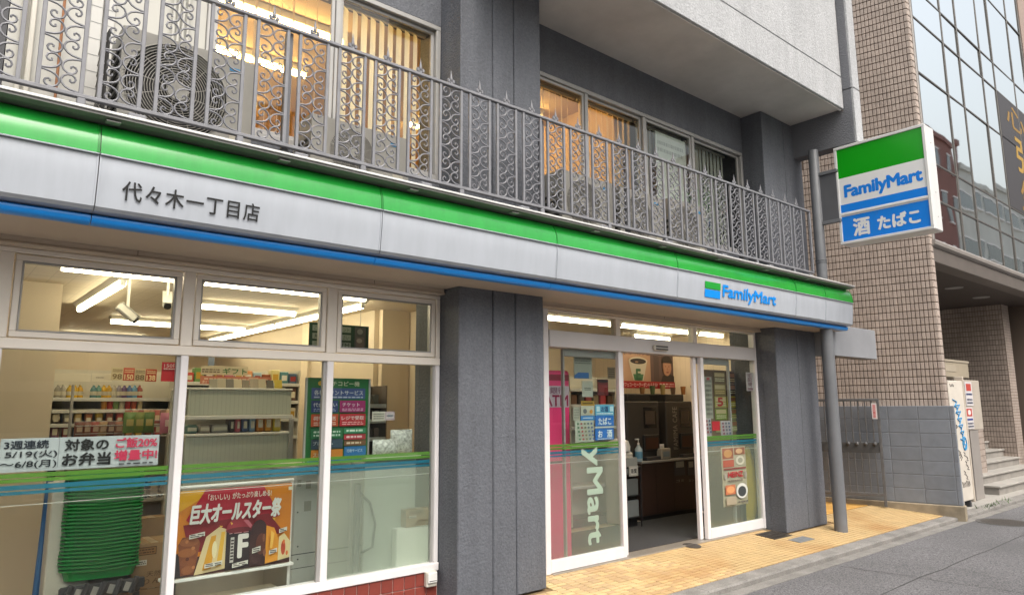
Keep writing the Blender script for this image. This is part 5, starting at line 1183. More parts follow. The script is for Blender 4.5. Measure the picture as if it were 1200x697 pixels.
# ---- middle pane: open-top display, gift banner, poster rack, copier
fa = at(215, 545, 1.3); fb = at(341, 545, 1.3); fy = 1.3
zA, zB2, zC, zD = at(280, 544, fy).z, at(280, 510, fy).z, at(280, 486, fy).z, at(280, 457, fy).z
M_GRL = pm('display_ribbed', (0.50, 0.52, 0.45), 0.5, var=0.03); grooved(M_GRL, 28.0, 0, 0.82, 0.12)
ds = thing('chilled_display', 'pale ribbed chilled display with an open middle shelf in the middle pane', 'display', ((fa.x+fb.x)/2, fy+0.3, 0))
part('lower_panel', cbox(fa.x, fb.x, fy, fy+0.03, 0.25, zB2, 0.006), M_GRL, ds); part('upper_panel', cbox(fa.x+0.02, fb.x, fy+0.05, fy+0.07, zC, zD, 0.006), M_GRL, ds)
part('deck', cbox(fa.x, fb.x, fy-0.02, fy+0.5, zB2+0.001, zB2+0.022, 0.005), M_WHITE, ds); part('top_shelf', cbox(fa.x, fb.x, fy+0.03, fy+0.5, zD+0.001, zD+0.02, 0.005), M_WHITE, ds)
part('canopy_rail', cbox(fa.x, fb.x, fy-0.0, fy+0.06, zC-0.035, zC-0.001, 0.006), M_WHITE, ds)
for a in (fb.x-0.02,): part('upright', cbox(a-0.02, a+0.02, fy-0.03, fy-0.001, 0.2, zC-0.036, 0.005), M_ALUG, ds)
part('back_panel', box(fa.x, fb.x, fy+0.5, fy+0.52, 0.2, zD), M_IVORY, ds); part('base', box(fa.x+0.01, fb.x-0.01, fy+0.031, fy+0.49, 0.002, 0.249), M_IVORY, ds)
items = [('#5f7d74', 'grey green', 0.10), ('#9a8f84', 'stone', 0.10), ('#a9a39a', 'pale stone', 0.14), ('#39343a', 'charcoal', 0.05), ('#c25a6a', 'rose', 0.05), ('#4a5d86', 'slate blue', 0.06), ('#7f9cb8', 'powder blue', 0.06), ('#c97a1c', 'amber', 0.07), ('#d08f1c', 'marigold', 0.07), ('#c8b21e', 'lemon', 0.08)]
x = fa.x+0.03
for i, (c, nm, w_) in enumerate(items):
    h = (zC-zB2)*(0.42 if i < 3 else 0.78 if i < 7 else 0.9)
    t = thing('packed_food', nm+' food pack on the open middle shelf of the chilled display', 'food pack', (x+w_/2, fy+0.15, zB2+0.022), 'food packs on the chilled display')
    part('pack', cbox(x, x+w_-0.006, fy+0.10, fy+0.22, zB2+0.0225, zB2+0.0225+h, 0.012), P(c, 0.35), t); part('label_panel', box(x+0.012, x+w_-0.018, fy+0.097, fy+0.0995, zB2+0.03+h*0.2, zB2+0.022+h*0.7), P('#cdc6b4'), t); x += w_+0.004
# tall goods shelf behind the display
gY = 2.75; gx0, gx1 = at(212, 440, gY).x, at(352, 440, gY).x; gz = at(280, 431, gY).z
zz_ = [gz-0.16-0.19*i for i in range(4)]
shelf_unit('long goods shelf behind the chilled display in the middle pane', gx0, gx1, gY, gY+0.4, zz_, gz-0.01, 'goods_shelf')
pal2 = [('#b5443a', 'tomato red'), ('#c9c0aa', 'ivory'), ('#4f7f86', 'teal'), ('#c2a02e', 'golden'), ('#8a4a2c', 'sienna'), ('#6a8f52', 'leaf green'), ('#c98a5a', 'peach'), ('#46586e', 'steel blue'), ('#a84a6a', 'raspberry'), ('#d0c48a', 'vanilla'), ('#5a3f34', 'chocolate'), ('#93a8b4', 'ice blue')]
for row in range(3):
    n_g = 12
    for i in range(n_g):
        c, nm = pal2[(i*5+row*3) % 12]; wq = (gx1-gx0-0.06)/n_g; xq = gx0+0.03+wq*(i+0.5); hq = 0.10+0.05*((i*7+row*2) % 4)/3
        ot = ['top', 'second', 'third'][row]
        tt_ = thing('goods_pack', nm+' pack on the '+ot+' board of the long goods shelf in the middle pane', 'pack', (xq, gY+0.06, zz_[row]), 'packs on the long goods shelf')
        part('pack', cbox(xq-wq*0.46, xq+wq*0.46, gY+0.01, gY+0.11, zz_[row]+0.001, zz_[row]+hq, 0.006), P(c, 0.4), tt_)
        part('label_panel', box(xq-wq*0.3, xq+wq*0.3, gY+0.008, gY+0.0095, zz_[row]+hq*0.25, zz_[row]+hq*0.7), P(['#cbc3ae', '#b8902e', '#d6d0c4', '#8f2f2a'][(i+row) % 4]), tt_)
# gift banner and magazines above
rc = rect(235, 440, 318, 451, fy+0.42)
poster('gift_banner', 'salmon orange gift banner over the chilled display', rc, fy+0.42, '#b8705a', [('f', 0.05, 0.2, 0.95, 0.5, '#d9b9a4', 1, 9), ('t', 'おすすめ', 0.02, 0.55, 0.35, 0.95, '#d9c2ae'), ('r', 0.66, 0.1, 0.80, 0.9, '#cfa993'), ('t', '500', 0.82, 0.3, 0.98, 0.8, '#8a2d22')], 'banner')
rc = rect(236, 428, 290, 440, fy+0.45)
poster('gift_sign', 'pale gift sign with green letters above the salmon banner', rc, fy+0.45, '#c4b79c', [('t', 'ギフト', 0.45, 0.2, 0.98, 0.9, '#2f6b33', 0.02), ('f', 0.02, 0.3, 0.4, 0.8, '#6d5a4a', 2, 12)], 'sign')
for i in range(9):
    q = at(248+9.5*i, 456, fy+0.3); c = ['#8a8577', '#a39a86', '#6f6a62', '#b3a88f', '#7d7466', '#93897a', '#aaa08a', '#5f5a55', '#b8a23a'][i]
    single('magazine', xf(cbox(-0.035, 0.035, 0, 0.008, 0, 0.075+rr.uniform(0, .02), 0.002), T((q.x, fy+0.25, zD+0.021)) @ Matrix.Rotation(R(-14), 4, 'X') @ Matrix.Rotation(R(rr.uniform(-12, 12)), 4, 'Z')), P(c), ['grey', 'cream', 'dark grey', 'sand', 'khaki', 'stone grey', 'oat', 'soot', 'mustard'][i]+' leaflet standing on top of the chilled display', 'leaflet', 'leaflets on the chilled display')
# poster on a low rack
rc = rect(203, 571, 340, 668, 0.30)
za, zb_ = at(270, 568, 0.30).z, at(270, 662, 0.30).z
pl = facade_plane((at(200, 600, 0.30).x, at(341, 600, 0.30).x, at(335, 658, 0.30).z, at(335, 566, 0.30).z), 0.30)
ps = poster('food_poster', 'orange and red food poster with sandwiches and a coffee cup low in the middle pane', None, 0, '#c8781c', [
    ('p', [(0.0, 0.30), (0.32, 0.02), (0.32, 0.0), (0.0, 0.0)], '#d39a1e'), ('p', [(0.30, 0.62), (0.90, 0.40), (0.74, 0.0), (0.26, 0.0), (0.12, 0.34)], '#a5182c'), ('p', [(0.16, 0.74), (0.94, 0.62), (0.80, 0.36), (0.10, 0.40)], '#7c1c22'),
    ('r', 0.0, 0.78, 1.0, 1.0, '#4d2a26'), ('p', [(0.0, 1.0), (0.0, 0.72), (0.10, 0.72), (0.14, 1.0)], '#2c2729'),
    ('p', [(0.10, 0.98), (0.20, 0.98), (0.24, 0.62), (0.20, 0.54), (0.10, 0.54), (0.07, 0.62)], '#7a4328'), ('e', 0.155, 0.60, 0.075, 0.05, '#8d5533'), ('e', 0.14, 0.72, 0.07, 0.05, '#93582f'), ('e', 0.15, 0.83, 0.06, 0.05, '#824a2b'), ('e', 0.15, 0.92, 0.05, 0.05, '#8d5533'),
    ('p', [(0.20, 0.99), (0.45, 0.96), (0.45, 0.50), (0.38, 0.46), (0.28, 0.56)], '#cdb78a'), ('p', [(0.26, 0.95), (0.33, 0.94), (0.36, 0.55), (0.32, 0.56)], '#c88f2a'), ('p', [(0.37, 0.93), (0.41, 0.92), (0.43, 0.52), (0.40, 0.52)], '#d2a23a'), ('e', 0.35, 0.72, 0.02, 0.10, '#d9cba0'),
    ('r', 0.44, 0.52, 0.64, 0.99, '#2a2022'), ('p', ell(0.54, 0.52, 0.105, 0.155, 14, 180, 360)[::-1], '#94303a'), ('e', 0.54, 0.52, 0.105, 0.035, '#6a2026'), ('t', 'F', 0.535, 0.57, 0.625, 0.86, '#cfc9c2', 0.05), ('r', 0.475, 0.60, 0.505, 0.90, '#b3aca5'), ('f', 0.478, 0.62, 0.502, 0.88, '#3a3032', 7, 71), ('f', 0.46, 0.545, 0.62, 0.56, '#b8868a', 1, 72),
    ('p', ell(0.71, 0.60, 0.075, 0.18, 14, 180, 360)[::-1]+[], '#3a2222'), ('r', 0.635, 0.60, 0.785, 0.97, '#3d2320'), ('e', 0.73, 0.72, 0.045, 0.13, '#5d3226'),
    ('p', [(0.77, 0.97), (0.88, 0.95), (0.885, 0.70), (0.84, 0.54), (0.77, 0.50)], '#d08a26'), ('p', [(0.88, 0.95), (0.985, 0.93), (0.99, 0.74), (0.93, 0.62), (0.885, 0.66)], '#cdbb8c'), ('e', 0.925, 0.80, 0.02, 0.09, '#b5482c'),
    ('t', '「おいしい」がたっぷり楽しめる!', 0.27, 0.055, 0.80, 0.135, '#d9d2c4', 0.015), ('t', '巨大オールスター祭', 0.135, 0.16, 0.885, 0.40, '#d5d2cc', 0.035, 0.02),
    *[e for k_, (x0, y0, x1, y1) in enumerate(((0.14, 0.50, 0.26, 0.55), (0.27, 0.86, 0.41, 0.91), (0.49, 0.90, 0.62, 0.95), (0.65, 0.75, 0.72, 0.81), (0.795, 0.80, 0.865, 0.85), (0.875, 0.55, 0.945, 0.60))) for e in (('p', [(x0, y1+0.01), (x1, y1-0.012), (x1, y0-0.012), (x0, y0+0.01)], '#c9c4ba'), ('f', x0+0.008, y0+0.006, x1-0.008, y1-0.004, '#4a4240', 2, 80+k_))],
    ('e', 0.12, 0.58, 0.012, 0.02, '#a86a40'), ('e', 0.17, 0.66, 0.014, 0.02, '#a86a40'), ('e', 0.13, 0.78, 0.014, 0.02, '#5a2c1a'), ('e', 0.18, 0.88, 0.012, 0.02, '#a86a40'), ('p', [(0.56, 0.40), (0.60, 0.40), (0.635, 0.47), (0.62, 0.50)], '#b4606a'), ('e', 0.74, 0.64, 0.012, 0.05, '#7a4a38'), ('e', 0.75, 0.82, 0.012, 0.05, '#7a4a38'), ('p', [(0.795, 0.78), (0.815, 0.78), (0.83, 0.60), (0.80, 0.56)], '#dba84a'), ('e', 0.915, 0.72, 0.010, 0.03, '#c9622f'), ('e', 0.945, 0.86, 0.010, 0.03, '#c9622f'), ('p', [(0.45, 0.40), (0.47, 0.42), (0.46, 0.44)], '#d2a23a'), ('p', [(0.36, 0.43), (0.39, 0.44), (0.375, 0.46)], '#d2a23a'), ('p', [(0.80, 0.40), (0.83, 0.41), (0.82, 0.44)], '#d2a23a'),
    ('r', 0.935, 0.03, 0.975, 0.075, '#cfc9b4')], 'poster', pl=pl)
X0, X1, Z0, Z1 = pl.O.x, pl.O.x+pl.U.length, pl.O.z, pl.O.z+pl.V.length
t = thing('poster_rack', 'low white wire rack holding the orange food poster', 'rack', ((X0+X1)/2, 0.4, 0))
part('top_tube', tube([(X0-0.02, 0.325, Z1+0.02), (X1+0.02, 0.325, Z1+0.02)], 0.012, 8), M_WHITE, t, True); part('ledge', cbox(X0-0.02, X1+0.03, 0.285, 0.42, Z0-0.028, Z0-0.006, 0.004), M_WHITE, t)
for a in (X0, X1+0.012): part('leg', tube([(a, 0.33, Z1+0.02), (a, 0.33, 0.0)], 0.011, 8), M_WHITE, t, True)
part('lower_shelf', cbox(X0, X1, 0.34, 0.62, 0.16, 0.18, 0.004), M_IVORY, t)
a = at(345, 560, 0.42); b = at(381, 560, 0.42)
t = thing('copier', 'pale grey copier side with small labels between the food poster and mullion', 'copier', (b.x, 0.7, 0))
zc = at(360, 552, 0.42).z
part('body', cbox(a.x, b.x+0.35, 0.42, 0.95, 0.05, zc, 0.012), pm('copier_grey', (0.42, 0.43, 0.39), 0.5, var=0.05, vscale=5), t)
part('seam', box(a.x-0.001, b.x+0.35, 0.4185, 0.4198, 0.40, 0.406), M_DGREY, t); part('seam', box(a.x-0.001, b.x+0.35, 0.4185, 0.4198, 0.30, 0.304), M_DGREY, t)
part('lid', cbox(a.x-0.01, b.x+0.36, 0.41, 0.96, zc+0.001, zc+0.05, 0.01), M_IVORY, t)
for (px, py, w_, h_) in ((357, 587, 0.055, 0.075), (349, 562, 0.03, 0.05), (359, 563, 0.04, 0.06)):
    q = at(px, py, 0.415); part('label_sticker', box(q.x, q.x+w_, 0.4165, 0.4185, q.z-h_, q.z), P('#8f8f84'), t)
for py in (600, 640, 655): q = at(349, py, 0.415); part('screw', lathe([(0.001, 0.4185), (0.006, 0.4185), (0.006, 0.4160), (0.001, 0.4160)], 8, (q.x, 0, q.z), 'y'), M_DGREY, t)

# copy service board across the mullion, hanging green board above
rc = rect(359, 444, 431, 537, 0.16)
pl = facade_plane((at(359, 490, 0.16).x, at(431, 490, 0.16).x, at(395, 541, 0.16).z, at(395, 443, 0.16).z), 0.16)
cbd = poster('service_board', 'green framed copy service board with coloured blocks behind the right mullion', None, 0, '#17602c', [
    ('t', 'マルチコピー機', 0.20, 0.035, 0.84, 0.095, '#c4c2a8', 0.01), ('e', 0.20, 0.065, 0.04, 0.028, '#c89a1c'), ('r', 0.06, 0.12, 0.94, 0.25, '#3a4a7a'), ('t', '各種プリントサービス', 0.10, 0.145, 0.90, 0.205, '#c9c9c9', 0.01), ('f', 0.1, 0.215, 0.9, 0.245, '#aab0c4', 1, 2),
    ('r', 0.06, 0.27, 0.49, 0.41, '#1f3566'), ('t', '代金支払い', 0.09, 0.295, 0.47, 0.345, '#c9c9c9', 0.01), ('f', 0.1, 0.36, 0.45, 0.40, '#8f9ab8', 2, 3), ('r', 0.51, 0.27, 0.94, 0.41, '#8f1d5c'), ('t', 'チケット', 0.55, 0.295, 0.84, 0.345, '#d6c4ce', 0.01), ('f', 0.55, 0.36, 0.9, 0.40, '#c99ab4', 2, 4),
    ('r', 0.06, 0.43, 0.49, 0.575, '#b4461f'), ('t', '荷物発送', 0.09, 0.455, 0.45, 0.505, '#d9c9bd', 0.01), ('f', 0.1, 0.52, 0.45, 0.565, '#d9b29f', 2, 5), ('r', 0.51, 0.43, 0.94, 0.575, '#ad1f2c'), ('t', 'レジで受取', 0.54, 0.455, 0.91, 0.505, '#d9c9c4', 0.01), ('f', 0.55, 0.52, 0.9, 0.565, '#d9a0a0', 2, 6),
    ('r', 0.06, 0.60, 0.56, 0.715, '#1d6a3f'), ('f', 0.1, 0.62, 0.52, 0.70, '#b8c9b8', 2, 7), ('r', 0.58, 0.60, 0.94, 0.665, '#2f7f57'), ('f', 0.62, 0.61, 0.9, 0.655, '#c4d4c4', 1, 8), ('r', 0.58, 0.675, 0.94, 0.74, '#a32c38'), ('f', 0.62, 0.685, 0.9, 0.73, '#d4b8b8', 1, 9), ('r', 0.06, 0.725, 0.56, 0.835, '#2c3f4f'), ('t', 'プレミアム', 0.09, 0.75, 0.40, 0.79, '#b8bfc4', 0.01), ('r', 0.58, 0.75, 0.94, 0.81, '#6a4a2c'), ('f', 0.62, 0.76, 0.86, 0.80, '#c4b09a', 1, 10),
    ('r', 0.06, 0.845, 0.56, 0.955, '#b8701f'), ('t', 'スポーツ', 0.09, 0.875, 0.36, 0.925, '#d4c0a0', 0.01), ('r', 0.58, 0.82, 0.94, 0.93, '#1c5f94'), ('t', '行政サービス', 0.62, 0.85, 0.88, 0.89, '#b8c9d9', 0.01), ('r', 0.0, 0.965, 1.0, 1.0, '#1c5f8a')], 'notice board', pl=pl)
part('frame', [box(pl.O.x-0.015, pl.O.x-0.001, 0.155, 0.175, pl.O.z, pl.O.z+pl.V.length), box(pl.O.x+pl.U.length+0.001, pl.O.x+pl.U.length+0.015, 0.155, 0.175, pl.O.z, pl.O.z+pl.V.length)], M_ALUG, cbd)
part('stand', [tube([(pl.O.x+0.15, 0.19, pl.O.z+0.2), (pl.O.x+0.15, 0.19, 0.0)], 0.012, 8), tube([(pl.O.x+0.40, 0.19, pl.O.z+0.2), (pl.O.x+0.40, 0.19, 0.0)], 0.012, 8)], M_ALUG, cbd, True)
rc = rect(362, 381, 433, 411, 1.0)
pl = facade_plane((at(362, 395, 1.0).x, at(432, 395, 1.0).x, at(397, 413, 1.0).z, at(397, 380, 1.0).z), 1.0)
hg = poster('hanging_sign', 'dark green hanging sign with white labels and a photo in the right transom light', None, 0, '#12442c', [
    ('r', 0.05, 0.08, 0.32, 0.28, '#9aa89a'), ('t', 'ご利用', 0.08, 0.11, 0.28, 0.25, '#20402c'), ('r', 0.05, 0.36, 0.32, 0.56, '#9aa89a'), ('t', '無料', 0.08, 0.39, 0.28, 0.53, '#20402c'), ('r', 0.05, 0.64, 0.32, 0.84, '#9aa89a'), ('t', 'コピー', 0.08, 0.67, 0.28, 0.81, '#20402c'),
    ('r', 0.40, 0.08, 0.68, 0.28, '#9aa89a'), ('t', 'プリント', 0.43, 0.11, 0.65, 0.25, '#20402c'), ('r', 0.40, 0.36, 0.68, 0.56, '#9aa89a'), ('t', 'ください', 0.43, 0.39, 0.65, 0.53, '#20402c'), ('r', 0.40, 0.64, 0.68, 0.84, '#9aa89a'), ('t', 'ATM', 0.43, 0.67, 0.65, 0.81, '#20402c'),
    ('r', 0.74, 0.05, 0.93, 0.95, '#5c5f5a'), ('e', 0.83, 0.22, 0.05, 0.10, '#9a9c94'), ('r', 0.77, 0.42, 0.90, 0.9, '#7d6f6a'), ('e', 0.82, 0.55, 0.05, 0.08, '#b3aaa0')], 'sign', pl=pl)
for u_ in (0.15, 0.85): part('hanger', tube([pl.p(u_, 0, -0.002), (pl.p(u_, 0, 0)[0], 1.0, 2.56)], 0.003, 5), M_ALUG, hg)
# right pane: dark rack, small card, wrapped goods, carton on a white cabinet behind the film
a = at(420, 455, 0.9); b = at(447, 517, 0.9)
t = shelf_unit('dark goods rack behind the copy service board', a.x, b.x+0.05, 0.9, 1.2, [0.6, at(430, 513, 0.9).z, at(430, 492, 0.9).z, at(430, 474, 0.9).z], a.z+0.03, 'goods_rack', pm('rack_brown', (0.14, 0.11, 0.085), 0.6), cat='rack')
for i, (px, py, c, nm) in enumerate(((434, 512, '#2b2320', 'black'), (441, 512, '#6a5a52', 'dusty brown'), (434, 491, '#3c302e', 'dark cocoa'), (441, 491, '#55474a', 'plum grey'), (434, 473, '#8a8274', 'grey beige'), (441, 473, '#7c7a72', 'ash'))):
    q = at(px, py, 0.93); single('boxed_item', cbox(q.x-0.024, q.x+0.024, 0.93, 1.0, q.z+0.001, q.z+0.085, 0.004), P(c), nm+' small box on the dark goods rack', 'small box', 'small boxes on the dark rack')
rc = rect(436, 482, 451, 493, 0.02); poster('small_card', 'small white card stuck on the right pane beside the service board', rc, 0.016, '#b3ad9f', [('f', 0.08, 0.15, 0.9, 0.85, '#6a665e', 3, 21)], 'card')
rc2 = rect(451, 482, 462, 492, 0.02); poster('lace_ornament', 'small pale pink sticker next to the white card on the right pane', rc2, 0.016, '#a8949a', [('e', 0.5, 0.5, 0.3, 0.3, '#5d6470'), ('f', 0.1, 0.1, 0.9, 0.9, '#c4b8b8', 2, 31)], 'sticker')
M_WRAP = pm('clear_wrap', (0.46, 0.46, 0.42), 0.15, var=0.45, vscale=45, bump=1.0, bscale=40)
a = at(455, 529, 0.20); b = at(481, 501, 0.20)
single('wrapped_parcel', [xf(bag_geo(b.x-a.x, b.z-a.z, 0.10), T(((a.x+b.x)/2, 0.17, a.z-0.01)))], M_WRAP, 'crinkled plastic wrapped parcel behind the right pane above the stripes', 'parcel', smooth=True)
a = at(432, 531, 0.16); b = at(462, 512, 0.16)
single('wrapped_parcel', [xf(bag_geo(b.x-a.x, b.z-a.z, 0.08), T(((a.x+b.x)/2, 0.10, a.z-0.01)))], M_WRAP, 'low crumpled plastic bundle left of the wrapped parcel', 'parcel', smooth=True)
a = at(428, 531, 0.10); b = at(490, 531, 0.10); t = thing('window_ledge', 'pale counter inside the right pane carrying the wrapped goods', 'counter', (a.x, 0.1, 0)); part('top', cbox(a.x-0.02, b.x, 0.05, 0.215, a.z-0.05, a.z-0.018, 0.005), M_IVORY, t); part('front_panel', cbox(a.x, b.x-0.02, 0.10, 0.12, 0.0, a.z-0.0505, 0.004), pm('counter_grey_green', (0.42, 0.45, 0.40), 0.5, var=0.05), t)
a = at(462, 620, 0.06); b = at(510, 655, 0.06)
t = thing('white_cabinet', 'white low cabinet behind the frosted film at the right pane', 'cabinet', (a.x, 0.06, 0)); part('body', cbox(a.x, b.x-0.01, 0.022, 0.095, 0.02, at(470, 618, 0.05).z, 0.008), pm('cabinet_white', (0.80, 0.80, 0.74), 0.5), t); part('plinth', box(a.x+0.01, b.x-0.02, 0.03, 0.09, 0.002, 0.019), M_DGREY, t)
a = at(473, 597, 0.05); b = at(507, 620, 0.05)
carton('cardboard box on the white cabinet behind the frosted film', a.x, b.x, 0.016, 0.092, at(470, 618, 0.05).z+0.001, a.z)
cx0 = at(420, 600, 0.06).x
t = thing('hose_reel', 'grey upright machine with a looped hose behind the frosted film', 'machine', (cx0, 0.08, 0)); part('column', cbox(cx0-0.03, cx0+0.02, 0.06, 0.095, 0.0, 0.93, 0.01), M_DGREY, t); part('hose', tube([(cx0+0.02, 0.07, 0.85), (cx0+0.10, 0.07, 0.78), (cx0+0.15, 0.07, 0.62), (cx0+0.13, 0.07, 0.45), (cx0+0.04, 0.07, 0.42)], 0.010, 8), M_DGREY, t, True); part('base', cbox(cx0-0.06, cx0+0.16, 0.05, 0.097, 0.0, 0.06, 0.01), M_IVORY, t)
# wall socket by the column
a = at(497, 669, -0.045); b = at(509, 685, -0.045)
t = thing('outdoor_socket', 'small ivory outdoor socket on the red tiles by the middle column', 'socket', ((a.x+b.x)/2, -0.04, b.z)); part('box', cbox(a.x, b.x, -0.085, -0.040, b.z, a.z, 0.008), M_IVORY, t); part('flap', cbox(a.x+0.006, b.x-0.006, -0.10, -0.086, b.z+0.03, a.z-0.008, 0.008), M_WHITE, t); part('slot', box(a.x+0.015, b.x-0.015, -0.1015, -0.1003, b.z+0.045, b.z+0.05), M_DGREY, t)

# ================================================================== INSIDE THE DOOR
# cash machine behind the left door pane
a = at(638, 434, 0.45); b = at(668, 640, 0.45)
AX0, AX1, AZ = at(630, 500, 0.20).x, at(669, 500, 0.20).x, at(655, 434, 0.20).z
t = thing('cash_machine', 'tall crimson cash machine with a white ATM panel behind the left door pane', 'cash machine', ((AX0+AX1)/2, 0.7, 0))
M_ATM = pm('atm_crimson', (0.78, 0.05, 0.19), 0.35, var=0.04, coat=0.2)
part('body', cbox(AX0, AX1, 0.20, 0.78, 0.02, AZ, 0.02), M_ATM, t); part('plinth', box(AX0+0.02, AX1-0.02, 0.22, 0.76, 0.0, 0.0195), M_DGREY, t)
z1_, z0_ = at(655, 452, 0.19).z, at(655, 477, 0.19).z
pl = facade_plane((AX0+0.012, AX1-0.02, z0_, z1_), 0.1995)
part('sign_panel', box(AX0+0.012, AX1-0.02, 0.196, 0.1997, z0_, z1_), P('#b9a9b4'), t)
pl.O.y = 0.1958; lettering(pl, '銀行', 0.36, 0.06, 0.86, 0.36, P('#8a5a72'), t, 0.002, 0.01); lettering(pl, 'ATM', 0.16, 0.42, 0.96, 0.95, P('#8f1d48'), t, 0.002, 0.03)
part('top_stripe', box(AX0+0.012, AX1-0.02, 0.196, 0.1997, AZ-0.10, AZ-0.04), P('#8f1f38'), t); part('card_slot', box(AX0+0.1, AX1-0.1, 0.1955, 0.1997, 0.95, 0.97), M_DGREY, t)
# stickers on the left door pane
def st(label, x0, y0, x1, y1, bg, items, nm='door_sticker', Y=0.0145, cat='sticker', group='stickers on the left door pane'):
    return poster(nm, label, rect(x0, y0, x1, y1, Y), Y, bg, items, cat, group)
st('light blue round rules sticker above the tobacco sticker', 697.5, 474, 719.5, 486, '#5aa3c4', [('t', 'お酒', 0.3, 0.15, 0.68, 0.7, '#1b3a6a', 0.03), ('f', 0.05, 0.75, 0.95, 0.95, '#d9e4e8', 1, 3), ('r', 0.05, 0.15, 0.22, 0.65, '#b8d4de'), ('r', 0.76, 0.15, 0.95, 0.65, '#b8d4de')])
st('blue tobacco sticker with white letters on the door pane', 697.5, 486.6, 719.5, 499, '#1f66b4', [('t', 'たばこ', 0.15, 0.2, 0.85, 0.85, '#d2dbe2', 0.035)])
st('blue liquor sticker with white letters below the tobacco sticker', 697.5, 501.5, 719.5, 514.5, '#1f66b4', [('t', 'お', 0.14, 0.2, 0.38, 0.78, '#d2dbe2', 0.03), ('t', '酒', 0.6, 0.15, 0.9, 0.82, '#d2dbe2', 0.03), ('f', 0.1, 0.85, 0.9, 0.97, '#d2dbe2', 1, 5)])
st('white notice strip between the two blue stickers', 697.5, 499.3, 719.5, 501.2, '#b8bcb8', [], 'door_strip')
st('narrow blue notice left of the tobacco sticker', 680.5, 487, 697, 492, '#2d77b4', [('f', 0.15, 0.3, 0.85, 0.7, '#d2dbe2', 1, 7)])
st('pale sheet of small payment marks low on the door pane', 674, 493, 696, 517, '#a8ada0', [('e', 0.14+0.18*(i % 5), 0.14+0.18*(i//5), 0.055, 0.05, ['#3f6a4a', '#4a5a6a', '#8a3a3a', '#3a4a7a', '#6a6a4a'][(i*7) % 5]) for i in range(25)], 'payment_sheet')
st('white notice with a small bear like mark above the payment sheet', 680.5, 476, 696.5, 486, '#b3b3a3', [('e', 0.3, 0.55, 0.14, 0.28, '#5f6468'), ('e', 0.75, 0.6, 0.12, 0.24, '#c2862c')])
st('plain grey paper left of the bear notice', 671.5, 477, 679.5, 492, '#a3a396', [('f', 0.1, 0.1, 0.9, 0.9, '#8a8a80', 4, 9)])
st('yellow product sign hanging behind the door pane', 681, 469.5, 696.5, 475, '#a8862c', [('f', 0.1, 0.2, 0.9, 0.8, '#5a4318', 1, 11)], 'hanging_card', 0.10)
st('tall pale notice sheet high on the door pane', 672.5, 417, 694, 444, '#9a9c90', [('f', 0.05, 0.05, 0.95, 0.35, '#5f645f', 3, 13), ('p', [(0.0, 0.98), (0.8, 0.98), (0.8, 0.72), (0.22, 0.72), (0.0, 0.85)], '#2c5f9a')], 'door_notice', 0.09)
st('white paper with small print behind the door pane', 682, 446, 695, 465, '#aeb0a3', [('f', 0.2, 0.4, 0.8, 0.6, '#55584f', 2, 17)], 'door_notice', 0.12)
st('red tin shaped display card behind the left door pane', 700, 444, 713, 463, '#6d1d1c', [('e', 0.5, 0.12, 0.5, 0.1, '#1d1513'), ('r', 0.1, 0.35, 0.9, 0.8, '#8a2a26')], 'display_card', 0.35)
st('faded wall notice behind the right edge of the left door pane', 712, 430, 721, 444, '#8f8468', [('f', 0.1, 0.1, 0.9, 0.9, '#5d543f', 4, 19)], 'wall_notice', 0.5)
# goods shelf seen through the left door pane
SYd = 1.5
t = shelf_unit('narrow goods shelf behind the left door pane', at(668, 470, SYd).x, at(722, 470, SYd).x, SYd, SYd+0.35, [0.5, at(690, 520, SYd).z, at(690, 500, SYd).z, at(690, 474, SYd).z, at(690, 456, SYd).z], at(690, 440, SYd).z)
for i in range(6):
    px = 672+8.5*i; q = at(px, 474, SYd+0.05); c = ['#6a4a35', '#3f3a33', '#8a2f2a', '#7d6a4a', '#a32c2a', '#59412f'][i]
    single('goods_box', cbox(q.x-0.055, q.x+0.05, SYd+0.03, SYd+0.12, q.z+0.001, q.z+0.13, 0.006), P(c), ['tan brown', 'blackish', 'dull red', 'khaki brown', 'bright red', 'dark brown'][i]+' box on the goods shelf behind the left door pane', 'small box', 'boxes on the goods shelf behind the door')
# coffee counter and machines
CYk = 1.30
cxa, cxb = at(730, 560, CYk).x-0.1, 9.0
zt_ = at(780, 538, CYk).z
M_CNT = pm('counter_dark_brown', (0.042, 0.022, 0.017), 0.4, var=0.08, vscale=3)
ct = thing('coffee_counter', 'dark brown self service coffee counter facing the open door', 'counter', ((cxa+cxb)/2, CYk+0.3, 0))
ca_ = at(752, 560, CYk).x
part('body', cbox(ca_, cxb, CYk, CYk+0.7, 0.06, zt_-0.03, 0.006), M_CNT, ct); part('worktop', cbox(ca_-0.02, cxb, CYk-0.03, CYk+0.72, zt_-0.0295, zt_, 0.005), pm('worktop_grey', (0.30, 0.29, 0.27), 0.35), ct); part('plinth', box(ca_+0.02, cxb, CYk+0.02, CYk+0.69, 0.0, 0.0595), M_BLACK, ct)
for i in range(4): part('door_gap', box(ca_+0.30+0.38*i, ca_+0.304+0.38*i, CYk-0.0012, CYk-0.0002, 0.07, zt_-0.05), M_BLACK, ct)
for i, (x0, x1) in enumerate(((790, 803), (805, 814))):
    r_ = rect(x0, 539, x1, 556, CYk-0.004); f_ = part('bin_hatch', cbox(r_[0], r_[1], CYk-0.008, CYk-0.0005, r_[2], r_[3], 0.003), M_DGREY, ct); part('bin_label', box(r_[0]+0.03, r_[1]-0.03, CYk-0.010, CYk-0.0082, r_[2]+0.11, r_[3]-0.02), P('#a8a69a'), f_)
    pl = facade_plane((r_[0]+0.01, r_[1]-0.01, r_[2]-0.10, r_[2]-0.04), CYk-0.002); lettering(pl, ['PLASTIC', 'CANS'][i] and ['ゴミ', 'カン'][i], 0.1, 0.2, 0.9, 0.8, P('#8f8a80'), ct, 0.001, 0.01)
